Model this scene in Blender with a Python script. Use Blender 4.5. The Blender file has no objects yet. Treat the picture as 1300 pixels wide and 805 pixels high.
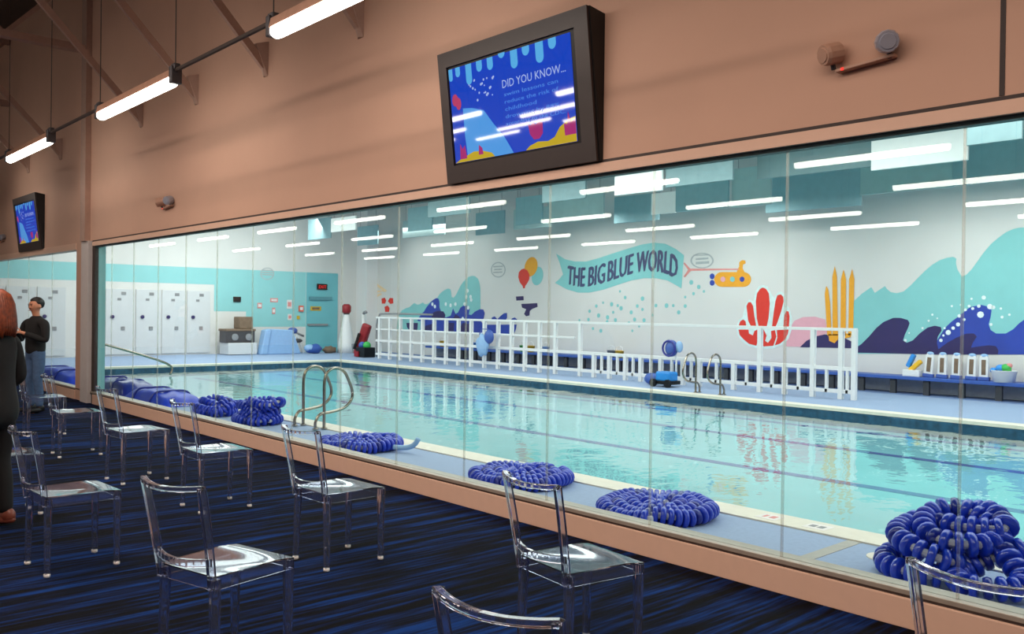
import bpy, bmesh, math, random
from mathutils import Vector, Matrix, noise as mnoise
random.seed(7)
S = bpy.context.scene
COL = S.collection
PI = math.pi

# ------------------------------------------------------------------ helpers
def tag(o, label=None, cat=None, group=None, kind=None):
    if label: o['label'] = label
    if cat: o['category'] = cat
    if group: o['group'] = group
    if kind: o['kind'] = kind
    return o

def empty(name, loc=(0, 0, 0), rz=0.0, label=None, cat=None, group=None):
    o = bpy.data.objects.new(name, None)
    o.empty_display_size = 0.1
    o.location = loc
    o.rotation_euler = (0, 0, rz)
    COL.objects.link(o)
    return tag(o, label, cat, group)

def copy_tree(o, parent=None):
    c = o.copy()
    COL.objects.link(c)
    if parent is not None:
        c.parent = parent
    for ch in list(o.children):
        copy_tree(ch, c)
    return c

class MB:
    """collects vertices and faces, then links them as one mesh object"""
    def __init__(self):
        self.v = []; self.f = []; self.m = []; self.mi = 0
    def add(self, vs, fs):
        n = len(self.v)
        self.v += [tuple(p) for p in vs]
        for f in fs:
            self.f.append(tuple(n + i for i in f)); self.m.append(self.mi)
        return self
    def box(self, x0, x1, y0, y1, z0, z1):
        vs = [(x, y, z) for z in (z0, z1) for y in (y0, y1) for x in (x0, x1)]
        return self.add(vs, [(0, 2, 3, 1), (4, 5, 7, 6), (0, 1, 5, 4), (2, 6, 7, 3), (0, 4, 6, 2), (1, 3, 7, 5)])
    def obox(self, a, b, w, h, up=(0, 0, 1), w2=None, h2=None):
        """bar from a to b, width w across, height h along up"""
        a = Vector(a); b = Vector(b); d = (b - a).normalized(); u = Vector(up)
        s = d.cross(u)
        if s.length < 1e-4: s = d.cross(Vector((1, 0, 0)))
        s.normalize(); u = s.cross(d).normalized()
        w2 = w if w2 is None else w2; h2 = h if h2 is None else h2
        vs = []
        for p, ww, hh in ((a, w, h), (b, w2, h2)):
            for i, j in ((-1, -1), (1, -1), (1, 1), (-1, 1)):
                vs.append(p + s * (i * ww / 2) + u * (j * hh / 2))
        return self.add(vs, [(0, 3, 2, 1), (4, 5, 6, 7), (0, 1, 5, 4), (1, 2, 6, 5), (2, 3, 7, 6), (3, 0, 4, 7)])
    def tube(self, pts, r, n=8, closed=False, sx=1.0):
        pts = [Vector(p) for p in pts]; m = len(pts)
        rr = r if isinstance(r, (list, tuple)) else [r] * m
        t0 = (pts[1] - pts[0]).normalized()
        ref = Vector((0, 0, 1)) if abs(t0.z) < 0.9 else Vector((1, 0, 0))
        nrm = (ref - t0 * ref.dot(t0)).normalized()
        vs = []
        for i, p in enumerate(pts):
            if closed: t = pts[(i + 1) % m] - pts[i - 1]
            else: t = pts[min(i + 1, m - 1)] - pts[max(i - 1, 0)]
            t.normalize()
            nrm = (nrm - t * nrm.dot(t)).normalized(); bn = t.cross(nrm)
            for k in range(n):
                a = 2 * PI * k / n
                vs.append(p + (nrm * math.cos(a) + bn * math.sin(a) * sx) * rr[i])
        fs = []
        for i in range(m if closed else m - 1):
            j = (i + 1) % m
            for k in range(n):
                fs.append((i * n + k, i * n + (k + 1) % n, j * n + (k + 1) % n, j * n + k))
        if not closed:
            fs.append(tuple(reversed(range(n)))); fs.append(tuple((m - 1) * n + k for k in range(n)))
        return self.add(vs, fs)
    def strip(self, pts, w, h, up=(0, 0, 1)):
        """one continuous bar of rectangular section along pts"""
        P = [Vector(p) for p in pts]; m = len(P); vs = []; U = Vector(up)
        for i, p in enumerate(P):
            d = (P[min(i + 1, m - 1)] - P[max(i - 1, 0)]).normalized()
            s = d.cross(U).normalized(); u = s.cross(d).normalized()
            for a, b in ((-1, -1), (1, -1), (1, 1), (-1, 1)): vs.append(p + s * (a * w / 2) + u * (b * h / 2))
        fs = [(0, 3, 2, 1), tuple((m - 1) * 4 + k for k in range(4))]
        for i in range(m - 1):
            for k in range(4): fs.append((i * 4 + k, i * 4 + (k + 1) % 4, i * 4 + 4 + (k + 1) % 4, i * 4 + 4 + k))
        return self.add(vs, fs)
    def lathe(self, prof, n=16, c=(0, 0, 0), axis='Z', cap=True):
        vs = []
        for r, h in prof:
            for k in range(n):
                a = 2 * PI * k / n; x, y = r * math.cos(a), r * math.sin(a)
                p = {'Z': (x, y, h), 'X': (h, x, y), 'Y': (y, h, x)}[axis]
                vs.append((p[0] + c[0], p[1] + c[1], p[2] + c[2]))
        fs = []
        for i in range(len(prof) - 1):
            for k in range(n):
                fs.append((i * n + k, i * n + (k + 1) % n, (i + 1) * n + (k + 1) % n, (i + 1) * n + k))
        if cap:
            fs.append(tuple(reversed(range(n)))); fs.append(tuple((len(prof) - 1) * n + k for k in range(n)))
        return self.add(vs, fs)
    def ell(self, c, r, nu=14, nv=10, fn=None):
        vs = []; fs = []
        for j in range(nv + 1):
            th = PI * j / nv
            for i in range(nu):
                ph = 2 * PI * i / nu
                d = Vector((math.sin(th) * math.cos(ph), math.sin(th) * math.sin(ph), math.cos(th)))
                k = fn(d) if fn else 1.0
                vs.append((c[0] + r[0] * d.x * k, c[1] + r[1] * d.y * k, c[2] + r[2] * d.z * k))
        for j in range(nv):
            for i in range(nu):
                fs.append((j * nu + i, (j + 1) * nu + i, (j + 1) * nu + (i + 1) % nu, j * nu + (i + 1) % nu))
        return self.add(vs, fs)
    def prism(self, poly, f0, f1):
        """polygon poly extruded between the points given by f0(p) and f1(p)"""
        n = len(poly)
        vs = [f0(p) for p in poly] + [f1(p) for p in poly]
        fs = [tuple(range(n)), tuple(reversed(range(n, 2 * n)))]
        for i in range(n):
            j = (i + 1) % n
            fs.append((i, i + n, j + n, j))
        return self.add(vs, fs)
    def build(self, name, mats, parent=None, smooth=False, bevel=0, seg=2, sub=0):
        me = bpy.data.meshes.new(name)
        me.from_pydata(self.v, [], self.f)
        if not isinstance(mats, (list, tuple)): mats = [mats]
        for m in mats: me.materials.append(m)
        bm = bmesh.new(); bm.from_mesh(me)
        for f, i in zip(bm.faces, self.m): f.material_index = i
        bmesh.ops.remove_doubles(bm, verts=bm.verts, dist=1e-6)
        bmesh.ops.recalc_face_normals(bm, faces=bm.faces)
        if smooth:
            for f in bm.faces: f.smooth = True
        bm.to_mesh(me); bm.free()
        o = bpy.data.objects.new(name, me)
        COL.objects.link(o)
        if parent is not None: o.parent = parent
        if bevel:
            b = o.modifiers.new('bevel', 'BEVEL'); b.width = bevel; b.segments = seg
            b.limit_method = 'ANGLE'; b.angle_limit = 0.6
        if sub:
            b = o.modifiers.new('sub', 'SUBSURF'); b.levels = sub; b.render_levels = sub
        return o

def smooth_angle(o, ang=0.7):
    me = o.data
    bm = bmesh.new(); bm.from_mesh(me)
    for f in bm.faces: f.smooth = True
    for e in bm.edges:
        if len(e.link_faces) == 2 and e.calc_face_angle(0) > ang: e.smooth = False
    bm.to_mesh(me); bm.free()
    return o

def catmull(pts, n=6, closed=False):
    P = [Vector(p) for p in pts]; out = []; m = len(P)
    for i in range(m if closed else m - 1):
        if closed: a, b, c, d = P[i - 1], P[i], P[(i + 1) % m], P[(i + 2) % m]
        else: a, b, c, d = P[max(i - 1, 0)], P[i], P[i + 1], P[min(i + 2, m - 1)]
        for k in range(n):
            t = k / n
            out.append(0.5 * ((2 * b) + (c - a) * t + (2 * a - 5 * b + 4 * c - d) * t * t + (3 * b - a - 3 * c + d) * t ** 3))
    if not closed: out.append(P[-1])
    return out

# ------------------------------------------------------------------ materials
def lin(c):
    return tuple(((x / 255) / 12.92 if x / 255 <= 0.04045 else ((x / 255 + 0.055) / 1.055) ** 2.4) for x in c)

def mat(name, rgb, rough=0.5, metal=0.0, var=0.08, scale=12.0, emit=None, strength=0.0, coat=0.0, bump=0.0, spec=0.5):
    m = bpy.data.materials.new(name); m.use_nodes = True
    nt = m.node_tree; N = nt.nodes; L = nt.links
    b = N['Principled BSDF']
    c = lin(rgb)
    tc = N.new('ShaderNodeTexCoord')
    nz = N.new('ShaderNodeTexNoise'); nz.inputs['Scale'].default_value = scale; nz.inputs['Detail'].default_value = 4
    L.new(tc.outputs['Object'], nz.inputs['Vector'])
    rp = N.new('ShaderNodeValToRGB')
    rp.color_ramp.elements[0].position = 0.3; rp.color_ramp.elements[1].position = 0.7
    rp.color_ramp.elements[0].color = tuple(max(0, x * (1 - var)) for x in c) + (1,)
    rp.color_ramp.elements[1].color = tuple(min(1, x * (1 + var)) for x in c) + (1,)
    L.new(nz.outputs['Fac'], rp.inputs['Fac'])
    L.new(rp.outputs['Color'], b.inputs['Base Color'])
    b.inputs['Roughness'].default_value = rough
    b.inputs['Metallic'].default_value = metal
    b.inputs['Specular IOR Level'].default_value = spec
    b.inputs['Coat Weight'].default_value = coat
    if emit is not None:
        b.inputs['Emission Color'].default_value = lin(emit) + (1,)
        b.inputs['Emission Strength'].default_value = strength
    if bump:
        bp = N.new('ShaderNodeBump'); bp.inputs['Strength'].default_value = bump; bp.inputs['Distance'].default_value = 0.01
        L.new(nz.outputs['Fac'], bp.inputs['Height']); L.new(bp.outputs['Normal'], b.inputs['Normal'])
    return m

def mat_carpet():
    m = bpy.data.materials.new('carpet_stripes'); m.use_nodes = True
    nt = m.node_tree; N = nt.nodes; L = nt.links; b = N['Principled BSDF']
    tc = N.new('ShaderNodeTexCoord')
    def layer(sx, sy, sc, rot, off):
        mp = N.new('ShaderNodeMapping'); mp.inputs['Rotation'].default_value = (0, 0, rot)
        mp.inputs['Scale'].default_value = (sx, sy, 1); mp.inputs['Location'].default_value = (off, off, 0)
        L.new(tc.outputs['Object'], mp.inputs['Vector'])
        n = N.new('ShaderNodeTexNoise'); n.inputs['Scale'].default_value = sc; n.inputs['Detail'].default_value = 3
        n.inputs['Roughness'].default_value = 0.65
        L.new(mp.outputs['Vector'], n.inputs['Vector']); return n
    R = math.radians(-9)
    n1 = layer(9.0, 0.55, 1.0, R, 0); n2 = layer(26.0, 1.2, 1.0, R, 3.1); n3 = layer(60, 60, 4.0, 0, 1)
    mx = N.new('ShaderNodeMath'); mx.operation = 'MULTIPLY_ADD'; mx.inputs[1].default_value = 0.55
    L.new(n1.outputs['Fac'], mx.inputs[0])
    m2 = N.new('ShaderNodeMath'); m2.operation = 'MULTIPLY'; m2.inputs[1].default_value = 0.45
    L.new(n2.outputs['Fac'], m2.inputs[0]); L.new(m2.outputs[0], mx.inputs[2])
    rp = N.new('ShaderNodeValToRGB'); cr = rp.color_ramp
    cols = [(0.43, (4, 5, 9)), (0.49, (6, 15, 36)), (0.54, (8, 33, 80)), (0.62, (12, 58, 126))]
    cr.elements[0].position = cols[0][0]; cr.elements[0].color = lin(cols[0][1]) + (1,)
    cr.elements[1].position = cols[-1][0]; cr.elements[1].color = lin(cols[-1][1]) + (1,)
    for p, c in cols[1:-1]:
        e = cr.elements.new(p); e.color = lin(c) + (1,)
    L.new(mx.outputs[0], rp.inputs['Fac'])
    mm = N.new('ShaderNodeMix'); mm.data_type = 'RGBA'; mm.blend_type = 'MULTIPLY'; mm.inputs[0].default_value = 0.5
    L.new(rp.outputs['Color'], mm.inputs[6]); L.new(n3.outputs['Fac'], mm.inputs[7])
    L.new(mm.outputs[2], b.inputs['Base Color'])
    b.inputs['Roughness'].default_value = 0.95; b.inputs['Specular IOR Level'].default_value = 0.1
    bp = N.new('ShaderNodeBump'); bp.inputs['Strength'].default_value = 0.5; bp.inputs['Distance'].default_value = 0.008
    L.new(n3.outputs['Fac'], bp.inputs['Height']); L.new(bp.outputs['Normal'], b.inputs['Normal'])
    return m

def mat_sheet(name, tint, base, gain, rough=0.0, bump=0.0, bscale=3.0, gloss=(1, 1, 1), maxf=1.0, stretch=(1, 1, 1)):
    """thin clear sheet: see-through with a mirror reflection growing at grazing angles"""
    m = bpy.data.materials.new(name); m.use_nodes = True
    nt = m.node_tree; N = nt.nodes; L = nt.links
    N.remove(N['Principled BSDF']); out = N['Material Output']
    tr = N.new('ShaderNodeBsdfTransparent'); tr.inputs['Color'].default_value = tuple(tint) + (1,)
    gl = N.new('ShaderNodeBsdfGlossy'); gl.inputs['Roughness'].default_value = rough; gl.inputs['Color'].default_value = tuple(gloss) + (1,)
    lw = N.new('ShaderNodeLayerWeight'); lw.inputs['Blend'].default_value = 0.5
    pw = N.new('ShaderNodeMath'); pw.operation = 'POWER'; pw.inputs[1].default_value = 5
    L.new(lw.outputs['Facing'], pw.inputs[0])
    ma = N.new('ShaderNodeMath'); ma.operation = 'MULTIPLY_ADD'; ma.inputs[1].default_value = gain; ma.inputs[2].default_value = base
    L.new(pw.outputs[0], ma.inputs[0])
    mn = N.new('ShaderNodeMath'); mn.operation = 'MINIMUM'; mn.inputs[1].default_value = maxf
    L.new(ma.outputs[0], mn.inputs[0])
    if bump:
        tc = N.new('ShaderNodeTexCoord')
        mp = N.new('ShaderNodeMapping'); mp.inputs['Scale'].default_value = stretch
        L.new(tc.outputs['Object'], mp.inputs['Vector'])
        nz = N.new('ShaderNodeTexNoise'); nz.inputs['Scale'].default_value = bscale; nz.inputs['Detail'].default_value = 3
        L.new(mp.outputs['Vector'], nz.inputs['Vector'])
        bp = N.new('ShaderNodeBump'); bp.inputs['Strength'].default_value = bump; bp.inputs['Distance'].default_value = 0.02
        L.new(nz.outputs['Fac'], bp.inputs['Height'])
        L.new(bp.outputs['Normal'], gl.inputs['Normal'])
    mx = N.new('ShaderNodeMixShader')
    L.new(mn.outputs[0], mx.inputs[0]); L.new(tr.outputs[0], mx.inputs[1]); L.new(gl.outputs[0], mx.inputs[2])
    L.new(mx.outputs[0], out.inputs['Surface'])
    return m

def mat_clear(name):
    m = bpy.data.materials.new(name); m.use_nodes = True
    nt = m.node_tree; N = nt.nodes; L = nt.links; b = N['Principled BSDF']
    tc = N.new('ShaderNodeTexCoord'); nz = N.new('ShaderNodeTexNoise'); nz.inputs['Scale'].default_value = 30
    L.new(tc.outputs['Object'], nz.inputs['Vector'])
    rp = N.new('ShaderNodeValToRGB')
    rp.color_ramp.elements[0].color = (0.82, 0.84, 0.97, 1); rp.color_ramp.elements[1].color = (0.88, 0.90, 1.0, 1)
    L.new(nz.outputs['Fac'], rp.inputs['Fac']); L.new(rp.outputs['Color'], b.inputs['Base Color'])
    b.inputs['Transmission Weight'].default_value = 0.97
    b.inputs['IOR'].default_value = 1.46; b.inputs['Roughness'].default_value = 0.06
    b.inputs['Specular IOR Level'].default_value = 0.8
    return m

M = {}
M['carpet'] = mat_carpet()
M['hall_wall'] = mat('hall_wall_paint', (208, 168, 145), 0.75, var=0.02, scale=2)
M['hall_trim'] = mat('hall_trim_paint', (226, 188, 164), 0.5, var=0.02)
M['hall_ceiling'] = mat('hall_ceiling_metal_deck', (92, 78, 68), 0.85, var=0.06)
M['hall_steel'] = mat('hall_painted_steel', (182, 150, 134), 0.6, var=0.05)
M['dark_gap'] = mat('dark_gasket', (52, 40, 36), 0.6)
M['gap_teal'] = mat('teal_gasket', (30, 62, 66), 0.5)
M['silver'] = mat('sill_aluminium', (170, 160, 146), 0.4, metal=0.3)
M['column'] = mat('column_grey_paint', (214, 206, 202), 0.5, var=0.03)
M['glass'] = mat_sheet('window_glass', (0.93, 0.985, 0.975), 0.045, 0.55, maxf=0.5)
M['silicone'] = mat_sheet('glass_joint_silicone', (0.93, 0.91, 0.88), 0.14, 0.2, rough=0.4, gloss=(1, .95, .9))
M['clear'] = mat_clear('clear_polycarbonate')
M['foot'] = mat('chair_foot_pad', (255, 246, 240), 0.35)
M['pool_wall'] = mat('pool_wall_white', (226, 222, 217), 0.6, var=0.015, scale=1.5)
M['teal'] = mat('teal_paint', (146, 208, 208), 0.55, var=0.03, scale=2)
M['teal_deep'] = mat('teal_door_paint', (112, 190, 198), 0.5, var=0.03, scale=2)
M['pool_ceiling'] = mat('pool_ceiling_teal_grey', (122, 150, 154), 0.8, var=0.05)
M['baffle'] = mat('baffle_teal', (150, 184, 190), 0.85, var=0.05, scale=5)
M['baffle_light'] = mat('baffle_pale', (182, 204, 203), 0.85, var=0.04, scale=5)
M['baffle_white_glow'] = mat('baffle_white_glow', (220, 224, 222), 0.7, var=0.02, emit=(255, 252, 246), strength=0.14)  # weak glow stands in for light falling on the white panels
M['baffle_soft'] = mat('baffle_soft_teal', (120, 146, 150), 0.85, var=0.06, scale=5)
M['deck'] = mat('pool_deck_blue_grey', (150, 168, 198), 0.7, var=0.06, scale=25)
M['deck_joint'] = mat('deck_joint_grey', (176, 172, 164), 0.7)
M['coping'] = mat('coping_cream', (228, 220, 204), 0.6, var=0.05, scale=8)
M['tile_band'] = mat('waterline_tile_navy', (44, 82, 108), 0.3, var=0.4, scale=9)
M['pool_floor'] = mat('pool_plaster_turquoise', (132, 190, 192), 0.6, var=0.06, scale=1.2)
M['lane_mark'] = mat('lane_mark_blue', (66, 84, 142), 0.6, var=0.15)
M['water'] = mat_sheet('pool_water', (0.88, 0.975, 0.975), 0.025, 0.95, bump=0.42, bscale=2.6, maxf=0.75, stretch=(1.0, 0.7, 1))
M['white'] = mat('white_pvc', (238, 236, 234), 0.4, var=0.02)
M['white_d'] = mat('white_door', (214, 214, 214), 0.5, var=0.02)
M['grey'] = mat('mid_grey', (140, 140, 142), 0.5)
M['grey_p'] = mat('pale_grey', (176, 178, 184), 0.5)
M['grey_d'] = mat('dark_grey', (62, 62, 66), 0.5)
M['black'] = mat('matte_black', (14, 14, 16), 0.5, spec=0.3)
M['tv_frame'] = mat('tv_box_brown_black', (52, 42, 40), 0.5, var=0.05)
M['tv_side'] = mat('tv_box_black', (8, 7, 8), 0.5)
M['steel'] = mat('stainless_steel', (158, 148, 136), 0.26, metal=1.0, var=0.03)
M['float'] = mat('lane_float_blue', (20, 56, 190), 0.28, var=0.1, coat=0.4)
M['float_d'] = mat('lane_float_navy', (12, 34, 138), 0.3, var=0.1, coat=0.3)
M['rope'] = mat('lane_rope_white', (200, 200, 205), 0.6)
M['mat_blue'] = mat('blue_vinyl_mat', (22, 58, 196), 0.4, var=0.12, scale=6)
M['mat_pale'] = mat('pale_blue_mat', (150, 186, 226), 0.5, var=0.05)
M['bench_blue'] = mat('bench_blue', (58, 92, 170), 0.45, var=0.06)
M['bench_blue_grey'] = mat('deck_strip_blue', (112, 134, 176), 0.7)
M['navy'] = mat('mural_navy', (34, 30, 92), 0.6, var=0.08, scale=3)
M['m_blue'] = mat('mural_blue', (30, 66, 168), 0.6, var=0.08, scale=3)
M['m_teal'] = mat('mural_teal', (136, 204, 202), 0.6, var=0.03, scale=3)
M['m_ink'] = mat('mural_ink_letters', (62, 72, 112), 0.6)
M['m_red'] = mat('mural_red', (232, 48, 34), 0.55, var=0.05)
M['m_pink'] = mat('mural_pink', (238, 172, 184), 0.6, var=0.03)
M['m_rope'] = mat('mural_rope_pink', (236, 150, 144), 0.6)
M['m_orange'] = mat('mural_orange', (250, 168, 32), 0.55, var=0.04)
M['m_white'] = mat('mural_white', (238, 246, 244), 0.6)
M['m_halo'] = mat('mural_halo_mint', (222, 240, 236), 0.6)
M['m_grey'] = mat('mural_grey_line', (176, 182, 182), 0.6)
M['m_peach'] = mat('mural_peach', (248, 214, 168), 0.6)
M['lens'] = mat('lamp_lens_lit', (255, 255, 255), 0.4, emit=(255, 246, 234), strength=11.0)
M['lamp_body'] = mat('lamp_housing', (196, 150, 124), 0.5)
M['lamp_cap'] = mat('lamp_end_cap', (84, 84, 88), 0.4, metal=0.6)
M['rod'] = mat('conduit_dark', (72, 60, 54), 0.5)
M['chrome'] = mat('lamp_head_chrome', (172, 176, 190), 0.3, metal=0.3)
M['tan_plastic'] = mat('tan_plastic', (190, 150, 128), 0.5)
M['red_led'] = mat('red_led', (255, 40, 30), 0.4, emit=(255, 40, 30), strength=1.2)
M['exit_red'] = mat('exit_letters_lit', (230, 30, 30), 0.4, emit=(240, 30, 30), strength=0.7)
M['sign_red'] = mat('sign_red_pale', (226, 146, 142), 0.6)
M['sign_white'] = mat('sign_white', (236, 228, 224), 0.6)
M['sign_yellow'] = mat('sign_yellow', (214, 172, 44), 0.6)
M['fire_red'] = mat('alarm_red', (232, 104, 80), 0.5)
M['deep_red'] = mat('deep_red_vinyl', (150, 20, 32), 0.45)
M['brown'] = mat('brown_box', (120, 98, 78), 0.7, var=0.2, scale=9)
M['toy_green'] = mat('toy_green', (60, 180, 80), 0.4)
M['toy_yellow'] = mat('toy_yellow', (246, 190, 40), 0.4)
M['toy_cyan'] = mat('toy_cyan', (40, 140, 220), 0.4)
M['door_bar'] = mat('door_closer_teal', (86, 150, 160), 0.5)
M['skin'] = mat('skin', (206, 140, 108), 0.5, var=0.05)
M['hair_red'] = mat('hair_auburn', (116, 52, 22), 0.5, var=0.5, scale=30)
M['hair_dark'] = mat('hair_dark', (24, 20, 20), 0.5, var=0.3, scale=30)
M['cloth_black'] = mat('black_cloth', (16, 15, 16), 0.85, var=0.2, scale=20)
M['jeans'] = mat('blue_jeans', (66, 92, 126), 0.85, var=0.15, scale=20)
M['shoe'] = mat('brown_shoe', (120, 62, 46), 0.45)
M['eye'] = mat('eye_dark', (20, 16, 14), 0.2)
M['lip'] = mat('lip', (168, 92, 80), 0.5)
def scr(name, rgb, k=1.0):
    return mat(name, tuple(x * 0.25 for x in rgb), 0.03, var=0.02, emit=rgb, strength=k, spec=0.9, coat=0.6)
M['s_blue'] = scr('screen_blue', (20, 66, 190), 0.95)
M['s_drip'] = scr('screen_drip_blue', (84, 168, 224))
M['s_wave'] = scr('screen_wave_blue', (74, 150, 222))
M['s_text'] = scr('screen_text_pale', (160, 178, 226))
M['s_text2'] = scr('screen_text_blue', (78, 134, 218))
M['s_sand'] = scr('screen_sand', (186, 160, 36))
M['s_coral'] = scr('screen_coral', (158, 40, 110))
M['s_red'] = scr('screen_balloon_red', (176, 60, 100))


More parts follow.
